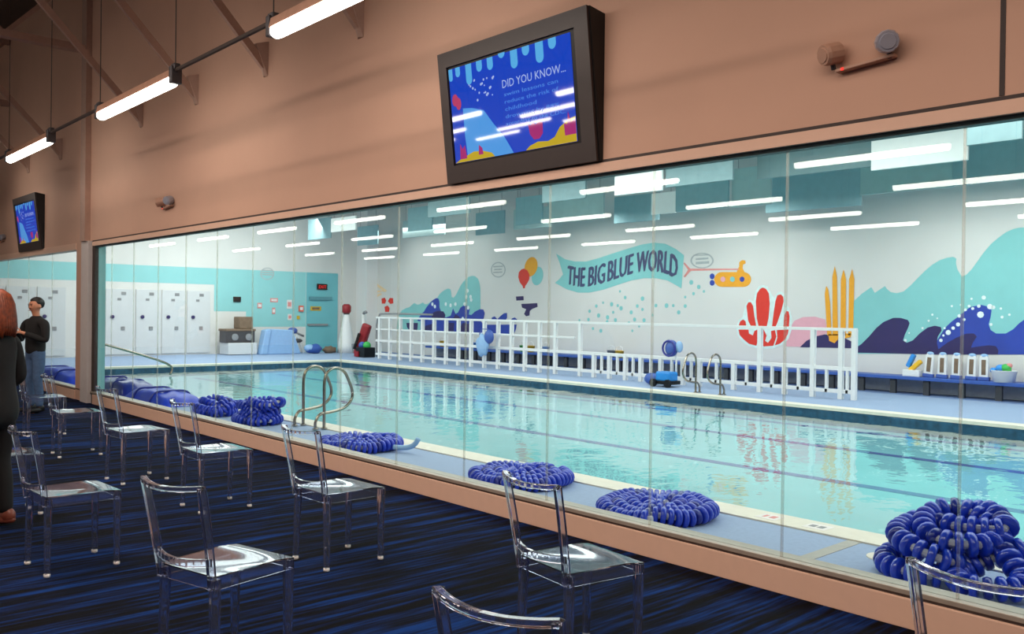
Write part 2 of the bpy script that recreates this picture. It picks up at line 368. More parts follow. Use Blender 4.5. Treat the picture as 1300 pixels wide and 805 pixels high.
# outlines of the wall decals, metres on the wall
MUR = {'banner': [(-19.286, 3.434), (-19.11, 3.35), (-18.886, 3.243), (-18.496, 3.167), (-18.022, 3.145), (-17.516, 3.23), (-16.982, 3.344), (-16.379, 3.467), (-15.878, 3.557), (-15.471, 3.586), (-15.073, 3.535), (-14.72, 3.379), (-14.443, 3.198), (-14.481, 2.783), (-14.51, 2.306), (-14.664, 2.385), (-14.976, 2.53), (-15.373, 2.6), (-15.819, 2.608), (-16.277, 2.551), (-16.79, 2.428), (-17.318, 2.3), (-17.865, 2.22), (-18.334, 2.223), (-18.819, 2.331), (-19.319, 2.531), (-19.121, 2.651), (-18.975, 2.789), (-19.131, 3.146)], 'words': [[(-18.768, 2.732), (-18.06, 2.718)], [(-17.898, 2.749), (-17.26, 2.785)], [(-17.136, 2.849), (-16.209, 2.972)], [(-16.068, 3.065), (-14.656, 2.989)]], 'wordh': [], 'sub_body': [(-13.235, 2.339), (-13.307, 2.349), (-13.373, 2.377), (-13.426, 2.42), (-13.46, 2.474), (-13.473, 2.534), (-13.462, 2.593), (-13.43, 2.646), (-13.378, 2.687), (-13.314, 2.713), (-13.242, 2.721), (-12.599, 2.705), (-12.53, 2.695), (-12.468, 2.667), (-12.418, 2.625), (-12.386, 2.572), (-12.374, 2.515), (-12.384, 2.457), (-12.415, 2.406), (-12.463, 2.366), (-12.524, 2.34), (-12.592, 2.331)], 'sub_fin': [(-12.803, 2.693), (-12.759, 2.806), (-12.726, 2.845), (-12.728, 2.959), (-12.644, 3.007), (-12.552, 2.993), (-12.537, 2.924), (-12.615, 2.893), (-12.627, 2.802), (-12.559, 2.687)], 'ports': [[(-13.129, 2.533), (-13.136, 2.504), (-13.157, 2.48), (-13.186, 2.467), (-13.22, 2.467), (-13.25, 2.481), (-13.272, 2.506), (-13.28, 2.536), (-13.273, 2.566), (-13.252, 2.59), (-13.222, 2.603), (-13.189, 2.602), (-13.159, 2.588), (-13.137, 2.564)], [(-12.847, 2.528), (-12.854, 2.499), (-12.874, 2.475), (-12.903, 2.463), (-12.936, 2.463), (-12.965, 2.477), (-12.986, 2.501), (-12.994, 2.531), (-12.987, 2.561), (-12.967, 2.584), (-12.938, 2.597), (-12.905, 2.596), (-12.875, 2.583), (-12.855, 2.558)], [(-12.563, 2.523), (-12.57, 2.494), (-12.589, 2.471), (-12.618, 2.458), (-12.65, 2.459), (-12.679, 2.472), (-12.7, 2.496), (-12.708, 2.526), (-12.701, 2.556), (-12.681, 2.579), (-12.652, 2.591), (-12.62, 2.591), (-12.591, 2.577), (-12.571, 2.553)]], 'prop': [[(-13.46, 2.615), (-13.47, 2.577), (-13.497, 2.55), (-13.535, 2.541), (-13.574, 2.552), (-13.603, 2.58), (-13.614, 2.618), (-13.604, 2.656), (-13.576, 2.683), (-13.538, 2.693), (-13.5, 2.682), (-13.471, 2.653)], [(-13.457, 2.446), (-13.467, 2.408), (-13.494, 2.381), (-13.532, 2.371), (-13.571, 2.382), (-13.6, 2.41), (-13.611, 2.448), (-13.601, 2.486), (-13.573, 2.514), (-13.535, 2.523), (-13.497, 2.512), (-13.468, 2.484)]], 'rope': [[(-14.462, 2.984), (-14.426, 3.007), (-14.232, 2.834), (-12.726, 2.794), (-12.725, 2.765), (-14.216, 2.774), (-14.404, 2.604), (-14.448, 2.629), (-14.304, 2.806)]], 'bub1': [(-13.495, 3.024), (-13.507, 2.972), (-13.542, 2.923), (-13.599, 2.883), (-13.674, 2.852), (-13.762, 2.834), (-13.857, 2.83), (-13.954, 2.839), (-14.044, 2.862), (-14.122, 2.898), (-14.183, 2.943), (-14.222, 2.994), (-14.236, 3.049), (-14.224, 3.103), (-14.187, 3.152), (-14.128, 3.193), (-14.051, 3.223), (-13.961, 3.24), (-13.865, 3.243), (-13.769, 3.232), (-13.68, 3.208), (-13.604, 3.173), (-13.546, 3.128), (-13.509, 3.077)], 'bub1t': [[(-14.063, 3.102), (-13.664, 3.112), (-13.664, 3.065), (-14.062, 3.055)], [(-14.061, 3.007), (-13.635, 3.017), (-13.634, 2.953), (-14.06, 2.942)], [(-14.137, 3.2), (-13.617, 3.192), (-13.616, 3.163), (-14.136, 3.171)]], 'bubbles': [(-18.258, 1.398, 0.05), (-17.851, 1.671, 0.0675), (-17.49, 1.549, 0.085), (-17.706, 1.161, 0.058750000000000004), (-17.393, 1.103, 0.07625000000000001), (-17.32, 1.925, 0.05), (-17.152, 1.371, 0.0675), (-16.988, 1.88, 0.085), (-16.924, 1.647, 0.058750000000000004), (-16.834, 1.428, 0.07625000000000001), (-16.679, 2.249, 0.05), (-16.482, 2.074, 0.0675), (-16.628, 1.766, 0.085), (-16.327, 1.354, 0.058750000000000004), (-16.25, 1.654, 0.07625000000000001), (-16.199, 1.134, 0.05), (-16.032, 1.833, 0.0675), (-15.849, 2.041, 0.085), (-15.844, 1.74, 0.058750000000000004), (-15.782, 1.439, 0.07625000000000001), (-15.482, 1.587, 0.05), (-15.369, 1.849, 0.0675), (-15.006, 1.85, 0.085), (-14.778, 1.851, 0.058750000000000004), (-14.594, 1.671, 0.07625000000000001), (-14.387, 2.081, 0.05), (-14.382, 1.841, 0.0675), (-14.196, 2.469, 0.085), (-14.118, 2.17, 0.058750000000000004), (-13.956, 2.347, 0.07625000000000001), (-13.79, 2.227, 0.05), (-17.584, 1.826, 0.0675), (-17.137, 1.501, 0.085), (-16.756, 1.843, 0.058750000000000004), (-16.123, 1.453, 0.07625000000000001), (-15.956, 1.266, 0.05), (-17.891, 1.424, 0.0675)], 'coral': [[(-12.23, 1.972), (-12.198, 2.166), (-12.117, 2.275), (-12.035, 2.31), (-11.946, 2.273), (-11.869, 2.164), (-11.838, 1.912), (-11.865, 1.551), (-11.916, 1.334), (-12.135, 1.329), (-12.194, 1.546)], [(-12.494, 1.849), (-12.446, 1.941), (-12.369, 1.947), (-12.304, 1.85), (-12.265, 1.606), (-12.204, 1.327), (-12.344, 1.324), (-12.438, 1.481)], [(-11.684, 1.972), (-11.633, 2.115), (-11.54, 2.138), (-11.473, 2.079), (-11.458, 1.972), (-11.52, 1.735), (-11.628, 1.436), (-11.673, 1.339), (-11.767, 1.337), (-11.744, 1.553)], [(-12.713, 1.353), (-12.672, 1.465), (-12.587, 1.51), (-12.515, 1.468), (-12.485, 1.321), (-12.719, 1.291)], [(-11.46, 1.344), (-11.439, 1.617), (-11.388, 1.736), (-11.322, 1.725), (-11.294, 1.607), (-11.309, 1.348)], [(-12.719, 1.254), (-12.427, 1.261), (-12.411, 1.163), (-12.298, 1.118), (-12.258, 1.229), (-12.176, 1.267), (-12.118, 1.123), (-12.196, 0.866), (-12.407, 0.907), (-12.564, 1.012), (-12.68, 1.119)], [(-12.092, 1.257), (-11.997, 1.272), (-11.912, 1.129), (-11.951, 0.996), (-11.868, 0.95), (-11.776, 1.073), (-11.792, 1.241), (-11.685, 1.267), (-11.642, 1.113), (-11.719, 0.884), (-11.989, 0.855), (-12.059, 0.943)], [(-11.632, 1.269), (-11.315, 1.289), (-11.339, 1.17), (-11.416, 1.038), (-11.546, 0.938), (-11.679, 0.897), (-11.615, 1.079)]], 'coralhalo': [(-12.784, 1.289), (-12.73, 1.489), (-12.603, 1.571), (-12.537, 1.879), (-12.426, 2.02), (-12.299, 1.971), (-12.247, 2.203), (-12.153, 2.348), (-12.029, 2.37), (-11.906, 2.333), (-11.794, 2.152), (-11.712, 2.044), (-11.647, 2.175), (-11.528, 2.21), (-11.408, 2.114), (-11.391, 1.884), (-11.298, 1.807), (-11.229, 1.561), (-11.237, 1.29), (-11.311, 1.065), (-11.479, 0.917), (-11.717, 0.812), (-12.057, 0.786), (-12.406, 0.845), (-12.62, 0.96), (-12.752, 1.129)], 'pink': [(-11.386, 0.879), (-11.315, 1.265), (-11.169, 1.503), (-10.946, 1.594), (-10.632, 1.61), (-10.372, 1.546), (-10.318, 1.233), (-10.439, 1.173), (-10.748, 1.048), (-10.966, 0.884)], 'grass': [[(-10.395, 2.144), (-10.361, 2.326), (-10.311, 2.257), (-10.257, 1.916), (-10.208, 1.18), (-10.317, 1.177)], [(-10.213, 2.54), (-10.157, 2.787), (-10.099, 2.537), (-10.052, 1.184), (-10.184, 1.181)], [(-10.003, 2.479), (-9.941, 2.703), (-9.878, 2.477), (-9.863, 1.19), (-9.993, 1.186)], [(-9.802, 2.476), (-9.736, 2.708), (-9.68, 2.474), (-9.687, 1.195), (-9.804, 1.192)], [(-10.287, 1.206), (-10.041, 1.213), (-10.016, 1.129), (-10.133, 1.001), (-10.267, 1.053)], [(-9.988, 1.231), (-9.752, 1.238), (-9.739, 1.16), (-9.867, 1.123), (-9.968, 1.153)]], 'tealwave': [(-9.718, 0.916), (-9.689, 1.974), (-9.507, 2.139), (-9.282, 2.291), (-9.248, 2.236), (-9.202, 2.16), (-9.086, 2.235), (-8.971, 2.31), (-8.926, 2.244), (-8.838, 2.173), (-8.702, 2.151), (-8.558, 2.188), (-8.411, 2.314), (-8.257, 2.475), (-8.104, 2.629), (-7.953, 2.755), (-7.803, 2.844), (-7.654, 2.89), (-7.531, 2.906), (-7.467, 2.863), (-7.475, 2.766), (-7.443, 2.638), (-7.353, 2.483), (-7.267, 2.522), (-7.164, 2.631), (-7.048, 2.803), (-6.933, 2.974), (-6.796, 3.142), (-6.66, 3.259), (-6.525, 3.359), (-6.392, 3.415), (-6.281, 3.438), (-6.171, 3.436), (-5.996, 3.406), (-5.823, 3.31), (-5.672, 3.136), (-5.647, 2.875), (-5.664, 2.639), (-5.557, 2.448), (-5.31, 2.466), (-5.032, 2.667), (-4.64, 2.565), (-4.616, 1.007), (-9.715, 0.777)], 'bluewave': [(-7.923, 0.936), (-7.826, 1.147), (-7.68, 1.409), (-7.534, 1.556), (-7.389, 1.67), (-7.246, 1.804), (-7.151, 1.865), (-6.963, 1.901), (-6.822, 1.862), (-6.765, 1.788), (-6.782, 1.654), (-6.816, 1.504), (-6.777, 1.391), (-6.675, 1.324), (-6.493, 1.329), (-6.36, 1.416), (-6.251, 1.54), (-6.099, 1.663), (-5.841, 1.738), (-5.628, 1.646), (-5.541, 1.459), (-5.292, 1.325), (-4.624, 1.526), (-4.615, 0.993), (-7.922, 0.842)], 'navy1': [(-9.63, 0.908), (-9.488, 1.008), (-9.32, 1.179), (-9.155, 1.375), (-8.991, 1.514), (-8.774, 1.609), (-8.612, 1.612), (-8.452, 1.566), (-8.414, 1.498), (-8.449, 1.391), (-8.51, 1.257), (-8.551, 1.122), (-8.47, 1.072), (-8.339, 1.129), (-8.186, 1.292), (-8.033, 1.411), (-7.881, 1.456), (-7.755, 1.428), (-7.739, 1.356), (-7.817, 1.225), (-7.835, 1.095), (-7.771, 0.849), (-9.629, 0.808)], 'navy2': [(-7.822, 0.94), (-7.625, 1.102), (-7.43, 1.221), (-7.238, 1.308), (-7.095, 1.312), (-7.037, 1.249), (-7.116, 1.12), (-7.147, 1.019), (-6.996, 1.05), (-6.81, 1.082), (-6.671, 1.067), (-6.624, 0.99), (-6.632, 0.901), (-7.821, 0.847)], 'navy3': [(-11.011, 0.876), (-10.842, 1.033), (-10.624, 1.144), (-10.379, 1.198), (-10.136, 1.182), (-9.897, 1.133), (-9.661, 1.029), (-9.63, 0.908)], 'spots': [(-6.974, 1.701, 0.11), (-6.799, 1.867, 0.09), (-6.918, 2.051, 0.07), (-6.729, 1.852, 0.06), (-7.27, 1.798, 0.05), (-7.199, 1.875, 0.05), (-7.41, 1.492, 0.07), (-7.604, 1.319, 0.09), (-7.507, 1.413, 0.06), (-7.75, 1.149, 0.06), (-7.68, 1.409, 0.04), (-7.539, 1.873, 0.04), (-7.389, 1.67, 0.06), (-7.154, 2.026, 0.04), (-6.566, 1.657, 0.05), (-6.432, 1.707, 0.04), (-6.592, 1.828, 0.04), (-6.77, 1.505, 0.05), (-8.01, 1.558, 0.04), (-7.936, 1.689, 0.04), (-7.833, 1.613, 0.03), (-8.136, 1.398, 0.04), (-8.421, 1.286, 0.03), (-7.291, 1.596, 0.05), (-7.127, 1.825, 0.05), (-7.009, 1.876, 0.06), (-8.498, 1.124, 0.05), (-7.702, 1.254, 0.04), (-7.368, 1.899, 0.03)], 'lteal': [(-27.817, 0.858), (-27.758, 1.113), (-27.722, 1.297), (-27.622, 1.482), (-27.466, 1.621), (-27.216, 1.7), (-26.984, 1.738), (-26.831, 1.829), (-26.68, 1.897), (-26.488, 1.83), (-26.338, 1.853), (-26.152, 1.92), (-26.039, 1.854), (-25.891, 1.854), (-25.565, 1.987), (-25.279, 2.095), (-25.174, 2.195), (-25.069, 2.268), (-24.86, 2.361), (-24.652, 2.415), (-24.526, 2.379), (-24.476, 2.264), (-24.459, 2.115), (-24.335, 2.085), (-24.2, 2.199), (-24.101, 2.325), (-23.97, 2.492), (-23.839, 2.617), (-23.675, 2.731), (-23.511, 2.799), (-23.348, 2.833), (-23.186, 2.821), (-23.023, 2.728), (-22.937, 2.582), (-22.888, 2.397), (-22.867, 1.659), (-22.965, 1.453), (-24.489, 1.262), (-26.056, 0.903)], 'lblue': [[(-26.477, 1.294), (-26.291, 1.43), (-26.071, 1.588), (-25.889, 1.766), (-25.709, 1.899), (-25.529, 2.009), (-25.351, 2.074), (-25.207, 2.052), (-25.148, 1.943), (-25.143, 1.727), (-24.983, 1.512), (-24.769, 1.386), (-24.493, 1.454), (-24.361, 1.711), (-24.22, 1.521), (-24.086, 1.565), (-23.954, 1.734), (-23.789, 1.811), (-23.556, 1.799), (-23.436, 1.696), (-23.485, 1.508), (-23.353, 1.489), (-23.161, 1.607), (-22.906, 1.692), (-22.715, 1.681), (-22.637, 1.559), (-22.678, 1.416), (-22.758, 1.292), (-26.437, 1.228)], [(-26.287, 1.23), (-22.834, 1.291), (-22.704, 1.171), (-21.039, 1.213), (-21.077, 1.048), (-21.178, 0.88), (-22.699, 0.885), (-23.275, 0.869), (-26.279, 0.875)], [(-22.3, 1.3), (-22.272, 1.422), (-22.119, 1.464), (-21.994, 1.366), (-21.815, 1.488), (-21.666, 1.57), (-21.517, 1.583), (-21.508, 1.433), (-21.601, 1.313)], [(-21.363, 1.277), (-21.277, 1.405), (-21.131, 1.439), (-21.025, 1.381), (-21.07, 1.283)]], 'lnavy': [[(-27.165, 1.147), (-26.436, 1.161), (-26.468, 0.892), (-26.965, 0.88), (-27.123, 0.989)], [(-25.624, 1.33), (-25.52, 1.55), (-25.269, 1.618), (-24.914, 1.599), (-24.785, 1.471), (-24.873, 1.32)], [(-26.207, 1.01), (-25.404, 1.18), (-25.398, 0.919), (-26.205, 0.899)], [(-24.835, 1.191), (-24.282, 1.202), (-24.31, 0.904), (-24.794, 0.891)], [(-24.007, 1.017), (-23.81, 1.211), (-23.412, 1.177), (-23.341, 0.909), (-24.005, 0.912)], [(-24.353, 1.349), (-24.22, 1.5), (-24.015, 1.439), (-23.946, 1.335)]], 'lspots': [(-23.567, 2.321), (-23.399, 2.112), (-23.629, 2.112), (-23.364, 2.008), (-23.522, 1.737), (-23.723, 1.861), (-24.779, 1.858), (-24.501, 1.816), (-24.227, 1.86), (-25.562, 1.855), (-25.416, 1.769), (-23.813, 1.358)], 'balO': [(-20.113, 3.009), (-20.154, 2.918), (-20.219, 2.841), (-20.302, 2.785), (-20.395, 2.755), (-20.489, 2.755), (-20.574, 2.784), (-20.643, 2.841), (-20.688, 2.92), (-20.705, 3.012), (-20.691, 3.109), (-20.649, 3.201), (-20.582, 3.279), (-20.498, 3.335), (-20.404, 3.363), (-20.311, 3.362), (-20.226, 3.331), (-20.159, 3.274), (-20.116, 3.196), (-20.099, 3.105)], 'balR': [(-20.992, 2.745), (-20.966, 2.896), (-20.85, 2.986), (-20.725, 3.009), (-20.569, 2.952), (-20.471, 2.819), (-20.468, 2.669), (-20.561, 2.54), (-20.656, 2.456), (-20.673, 2.377), (-20.751, 2.378), (-20.781, 2.457), (-20.91, 2.565)], 'balB': [(-19.844, 2.723), (-19.878, 2.635), (-19.933, 2.559), (-20.005, 2.503), (-20.087, 2.471), (-20.17, 2.467), (-20.247, 2.492), (-20.31, 2.544), (-20.353, 2.617), (-20.371, 2.704), (-20.362, 2.796), (-20.327, 2.885), (-20.271, 2.962), (-20.198, 3.018), (-20.116, 3.048), (-20.032, 3.051), (-19.956, 3.024), (-19.895, 2.973), (-19.853, 2.9), (-19.836, 2.814)], 'diver': [[(-21.098, 2.116), (-20.736, 2.128), (-20.724, 1.996), (-21.075, 1.983)], [(-20.838, 1.877), (-20.094, 1.906), (-20.073, 1.789), (-20.316, 1.723), (-20.429, 1.657), (-20.445, 1.513), (-20.598, 1.485), (-20.696, 1.556), (-20.602, 1.708), (-20.797, 1.759)]], 'bub2': [(-21.615, 2.992), (-21.628, 2.921), (-21.67, 2.855), (-21.737, 2.802), (-21.825, 2.764), (-21.925, 2.745), (-22.031, 2.747), (-22.133, 2.77), (-22.224, 2.812), (-22.295, 2.869), (-22.342, 2.937), (-22.358, 3.011), (-22.344, 3.084), (-22.301, 3.151), (-22.232, 3.204), (-22.143, 3.242), (-22.041, 3.259), (-21.935, 3.256), (-21.834, 3.232), (-21.745, 3.189), (-21.676, 3.132), (-21.631, 3.065)], 'bub2t': [[(-22.235, 3.131), (-21.75, 3.131), (-21.749, 3.09), (-22.234, 3.09)], [(-22.191, 3.034), (-21.799, 3.038), (-21.798, 2.997), (-22.19, 2.993)], [(-22.231, 2.94), (-21.777, 2.942), (-21.776, 2.902), (-22.23, 2.899)]], 'chev': [[(-29.344, 2.625), (-29.161, 2.644), (-28.49, 2.376), (-28.583, 2.308), (-28.915, 2.353), (-28.82, 2.379)], [(-29.396, 2.357), (-28.915, 2.38), (-28.895, 2.31), (-29.375, 2.292)], [(-29.353, 2.168), (-28.913, 2.273), (-28.817, 2.219), (-29.293, 2.087)]], 'crab': [[(-28.851, 2.06), (-28.625, 2.096), (-28.529, 1.98), (-28.601, 1.863), (-28.828, 1.863)], [(-28.298, 2.085), (-28.067, 2.074), (-28.044, 1.876), (-28.246, 1.854), (-28.416, 1.954)], [(-28.636, 1.741), (-28.431, 1.795), (-28.289, 1.691), (-28.332, 1.548), (-28.594, 1.546)]], 'bub3': [(15.198, 2.899), (15.188, 2.835), (15.156, 2.775), (15.105, 2.724), (15.039, 2.687), (14.964, 2.667), (14.885, 2.664), (14.81, 2.679), (14.744, 2.712), (14.693, 2.758), (14.66, 2.815), (14.648, 2.878), (14.658, 2.941), (14.69, 3.001), (14.74, 3.051), (14.805, 3.088), (14.88, 3.11), (14.958, 3.113), (15.034, 3.098), (15.1, 3.066), (15.153, 3.02), (15.186, 2.962)], 'tealw': [[(9.457, 2.946), (10.35, 3.012), (12.927, 3.018), (14.455, 3.055), (16.481, 3.021), (17.802, 2.998), (17.804, 2.861), (16.483, 2.873), (16.508, 0.929), (14.118, 0.949), (14.112, 1.515), (12.944, 1.531), (12.934, 2.426), (9.462, 2.45), (8.511, 2.431), (6.309, 2.453), (6.305, 2.901), (7.597, 2.937)]], 'signs': {'black': [(13.664, 2.024), (13.888, 2.029), (13.89, 1.847), (13.667, 1.844)], 's1': [(14.375, 1.778), (14.571, 1.781), (14.573, 1.583), (14.377, 1.58)], 's2': [(14.915, 2.036), (15.292, 2.058), (15.243, 1.94), (15.093, 1.845), (14.952, 1.865)], 's3': [(15.035, 1.611), (15.186, 1.613), (15.19, 1.309), (15.039, 1.309)], 's4': [(15.702, 1.996), (15.909, 2.009), (15.925, 1.612), (15.707, 1.609)], 's5': [(15.741, 1.36), (15.944, 1.361), (15.947, 1.1), (15.744, 1.1)], 'fire': [(16.216, 1.758), (16.428, 1.761), (16.431, 1.508), (16.219, 1.506)], 'yel': [(16.138, 1.267), (16.275, 1.268), (16.277, 1.124), (16.14, 1.124)], 'exit': [(16.938, 2.552), (17.304, 2.562), (17.308, 2.309), (16.942, 2.3)], 'notice': [(16.717, 1.727), (17.113, 1.732), (17.115, 1.557), (16.719, 1.553)], 'door': [(16.467, 2.873), (17.816, 2.932), (17.856, 0.018), (16.541, -0.003)], 'closer': [(16.541, 2.084), (17.465, 2.103), (17.44, 1.907), (16.57, 1.893)], 'panic': [(16.565, 1.053), (17.341, 1.053), (17.343, 0.946), (16.566, 0.947)]}}

# ------------------------------------------------------------------ camera
H = 1.65
YAW, PITCH, ROLL = 0.83668, -0.00694, 0.01337
fv = Vector((-math.sin(YAW) * math.cos(PITCH), math.cos(YAW) * math.cos(PITCH), math.sin(PITCH)))
rv = Vector((math.cos(YAW), math.sin(YAW), 0)); uv = rv.cross(fv)
r2 = rv * math.cos(ROLL) + uv * math.sin(ROLL); u2 = -rv * math.sin(ROLL) + uv * math.cos(ROLL)
cam = bpy.data.cameras.new('camera'); cam.sensor_width = 36.0; cam.lens = 1120.0 / 1300.0 * 36.0
cam.clip_start = 0.05; cam.clip_end = 200
co = bpy.data.objects.new('camera', cam); COL.objects.link(co)
mx = Matrix((r2, u2, -fv)).transposed().to_4x4(); mx.translation = (0, 0, H)
co.matrix_world = mx
S.camera = co

# ------------------------------------------------------------------ setting: the hall
def struct(name, mb, m, **k):
    o = mb.build(name, m, **k); tag(o, kind='structure'); return o
YW0, YG, YP = 4.69, 4.745, 4.85        # hall face of the window wall, glass, pool face
XL, XR, YB, ZC = -36.0, 6.0, -15.0, 7.6
PX0, PX1, PYF, PZC = -29.9, 5.0, 19.2, 5.7
struct('floor', MB().box(XL, XR, YB, YW0, -0.1, 0.0), M['carpet'])
struct('ceiling', MB().box(XL, XR, YB, YP, ZC, ZC + 0.1), M['hall_ceiling'])
struct('wall_rear', MB().box(XL, XR, YB - 0.1, YB, 0, ZC), M['hall_wall'])
struct('wall_left', MB().box(XL - 0.1, XL, YB, YP, 0, ZC), M['hall_wall'])
struct('wall_right', MB().box(XR, XR + 0.1, YB, YP, 0, ZC), M['hall_wall'])
W1L, W2R = -15.66, -16.62             # left edge of the long window, right edge of the far window
struct('wall_window_upper', MB().box(XL, XR, YW0, YP, 2.735, ZC), M['hall_wall'])
struct('wall_window_pier', MB().box(W2R, -15.98, YW0, YP, 0, 2.735), M['hall_wall'])
pier = MB(); pier.box(-15.98, W1L, YW0 + 0.02, YG + 0.02, 0.0, 2.735)
struct('wall_window_jamb', pier, M['dark_gap'])
struct('wall_window_jamb_teal', MB().box(-15.98, W1L + 0.005, YG + 0.02, YP + 0.03, 0.0, 2.735), M['teal'])
struct('trim_head', MB().box(W1L - 0.06, XR, YW0 - 0.012, YP, 2.645, 2.715), M['hall_trim'])
struct('trim_head_gap', MB().box(W1L - 0.06, XR, YW0 - 0.004, YP, 2.715, 2.737), M['dark_gap'])
struct('trim_glass_head', MB().box(W1L, XR, YG - 0.03, YG + 0.03, 2.622, 2.646), M['gap_teal'])
struct('trim_head_far', MB().box(XL, W2R, YW0 - 0.012, YP, 2.62, 2.736), M['hall_trim'])
struct('baseboard_window', MB().box(W1L + 0.02, XR, YW0 - 0.015, YP, 0.0, 0.158), M['hall_trim'], bevel=0.004)
struct('baseboard_window_far', MB().box(XL, W2R, YW0 - 0.015, YP, 0.0, 0.158), M['hall_trim'])
struct('trim_sill_gap', MB().box(XL, XR, YW0 + 0.004, YP, 0.152, 0.174), M['dark_gap'])
struct('trim_sill', MB().box(XL, XR, YW0 + 0.0, YP, 0.172, 0.2), M['silver'], bevel=0.004)
cl = MB(); cl.box(-16.18, -15.80, YW0 - 0.05, YW0 + 0.02, 0.0, 2.735); cl.mi = 1; cl.box(-16.12, -15.86, YW0 - 0.09, YW0 + 0.02, 2.735, ZC)
struct('column', cl, [M['column'], M['hall_steel']])
struct('wall_panel_joint', MB().box(-1.635, -1.61, YW0 - 0.003, YW0, 2.74, ZC), M['dark_gap'])

# glass: one frameless pane after another with a slim silicone joint
JX = [-0.8 + 1.01 - 1.01 * k for k in range(0, 16)]
edges = [XR] + [4.25, 3.24, 2.23, 1.22, 0.21, -0.80] + [-1.812 - 1.008 * k for k in range(0, 14)]
edges = [e for e in edges if e > W1L + 0.25] + [W1L]
for i in range(len(edges) - 1):
    a, b = edges[i + 1], edges[i]
    p = MB().box(a + 0.004, b - 0.004, YG - 0.006, YG + 0.006, 0.2, 2.63)
    w = struct('window_%d' % (i + 1), p, M['glass'])
    if i < len(edges) - 2:
        MB().box(a - 0.006, a + 0.006, YG - 0.008, YG + 0.008, 0.2, 2.63).build('glass_joint', M['silicone'], w)
fe = [W2R - 1.7 * k for k in range(0, 9)]
for i in range(len(fe) - 1):
    p = MB().box(fe[i + 1] + 0.007, fe[i] - 0.007, YG - 0.006, YG + 0.006, 0.2, 2.63)
    w = struct('window_%d' % (40 + i), p, M['glass'])
    MB().box(fe[i + 1] - 0.007, fe[i + 1] + 0.007, YG - 0.008, YG + 0.008, 0.2, 2.63).build('glass_joint', M['silicone'], w)

# steel roof girders above the left end and braces down to the wall
def girder(x, z0, z1, label):
    e = empty('roof_girder', (x, 0, z0), label=label, cat='girder', group='roof girders')
    t = MB(); t.obox((0, YB + 0.02, z1 - z0), (0, 4.68, z1 - z0), 0.16, 0.1); t.build('upper_chord', M['hall_steel'], e)
    t = MB(); t.obox((0, YB + 0.02, 0), (0, 4.68, 0), 0.18, 0.11); t.build('lower_chord', M['hall_steel'], e)
    t = MB(); n = 16
    for k in range(n):
        y0 = YB + 0.3 + (4.3 - YB) * k / n; y1 = YB + 0.3 + (4.3 - YB) * (k + 1) / n
        a, b = ((0, z1 - z0) if k % 2 else (z1 - z0, 0))
        t.obox((0, y0, a), (0, y1, b), 0.07, 0.07, up=(1, 0, 0))
    t.build('web_bars', M['hall_steel'], e)
girder(-16.0, 5.98, 7.3, 'dark painted steel roof girder meeting the grey column')
girder(-21.5, 5.98, 7.3, 'dark painted steel roof girder beyond the small far television')
girder(-27.0, 5.98, 7.3, 'farthest dark steel roof girder, near the end wall')
for i, (x, lab) in enumerate(((-19.84, 'tan steel brace slanting to the wall above the small far television'),
        (-17.6, 'tan steel brace slanting to the wall just left of the grey column'),
        (-13.48, 'tan steel brace slanting to the wall, first one right of the grey column'),
        (-11.45, 'tan steel brace slanting behind the end of the middle tube light'),
        (-9.48, 'tan steel brace slanting down between the middle and the near tube light'),
        (-7.47, 'tan steel brace ending under the near tube light at the top edge'))):
    e = empty('wall_brace', (x, YW0, 4.36), label=lab, cat='brace', group='wall braces')
    b = MB(); b.obox((0, -0.02, 0.06), (0, -3.0, 3.18), 0.09, 0.06, up=(1, 0, 0)); b.build('strut', M['hall_steel'], e)
    b = MB(); b.add([(-0.05, -0.001, -0.05), (0.05, -0.001, -0.05), (0.06, -0.001, 0.34), (-0.06, -0.001, 0.34),
                     (-0.012, -0.03, -0.05), (0.012, -0.03, -0.05), (0.03, -0.14, 0.3), (-0.03, -0.14, 0.3)],
                    [(0, 1, 2, 3), (4, 7, 6, 5), (0, 4, 5, 1), (1, 5, 6, 2), (2, 6, 7, 3), (3, 7, 4, 0)])
    b.build('bracket', M['hall_steel'], e)

# ------------------------------------------------------------------ hall lights
def make_lamp(x0, y, full, label):
    e = empty('tube_light', (x0, y, 4.0), label=label, cat='light', group='linear tube lights of the hall')
    Ln = 2.36
    h = MB(); h.add([(0, -.06, .03), (0, .06, .03), (0, .045, .11), (0, -.045, .11), (Ln, -.06, .03), (Ln, .06, .03), (Ln, .045, .11), (Ln, -.045, .11)],
                    [(0, 3, 2, 1), (4, 5, 6, 7), (0, 1, 5, 4), (1, 2, 6, 5), (2, 3, 7, 6), (3, 0, 4, 7)])
    h.build('housing', M['lamp_body'], e)
    l = MB(); l.lathe([(0.02, 0.0), (0.058, 0.02), (0.062, 0.05), (0.062, Ln - 0.05), (0.058, Ln - 0.02), (0.02, Ln)], 14, (0, 0, 0.0), 'X')
    l.build('lens', M['lens'], e, smooth=True)
    if full:
        for xx in (-0.03, Ln + 0.03):
            c = MB(); c.box(xx - 0.035, xx + 0.035, -0.06, 0.06, -0.04, 0.14); c.box(xx - 0.05, xx + 0.05, -0.035, 0.035, 0.1, 0.17)
            c.build('end_cap', M['lamp_cap'], e, bevel=0.012)
    for xx in (-.03, Ln + .03) if full else (.3, Ln - .3):
        w = MB(); w.tube([(xx, 0, 0.1), (xx, 0, ZC - 4.0)], 0.006, 6); w.build('hanger_wire', M['rod'], e)
    if full:
        r = MB(); r.tube([(Ln + 0.06, 0, 0.1), (Ln + 2.135, 0, 0.1)], 0.022, 8); r.build('conduit', M['rod'], e)
    return e
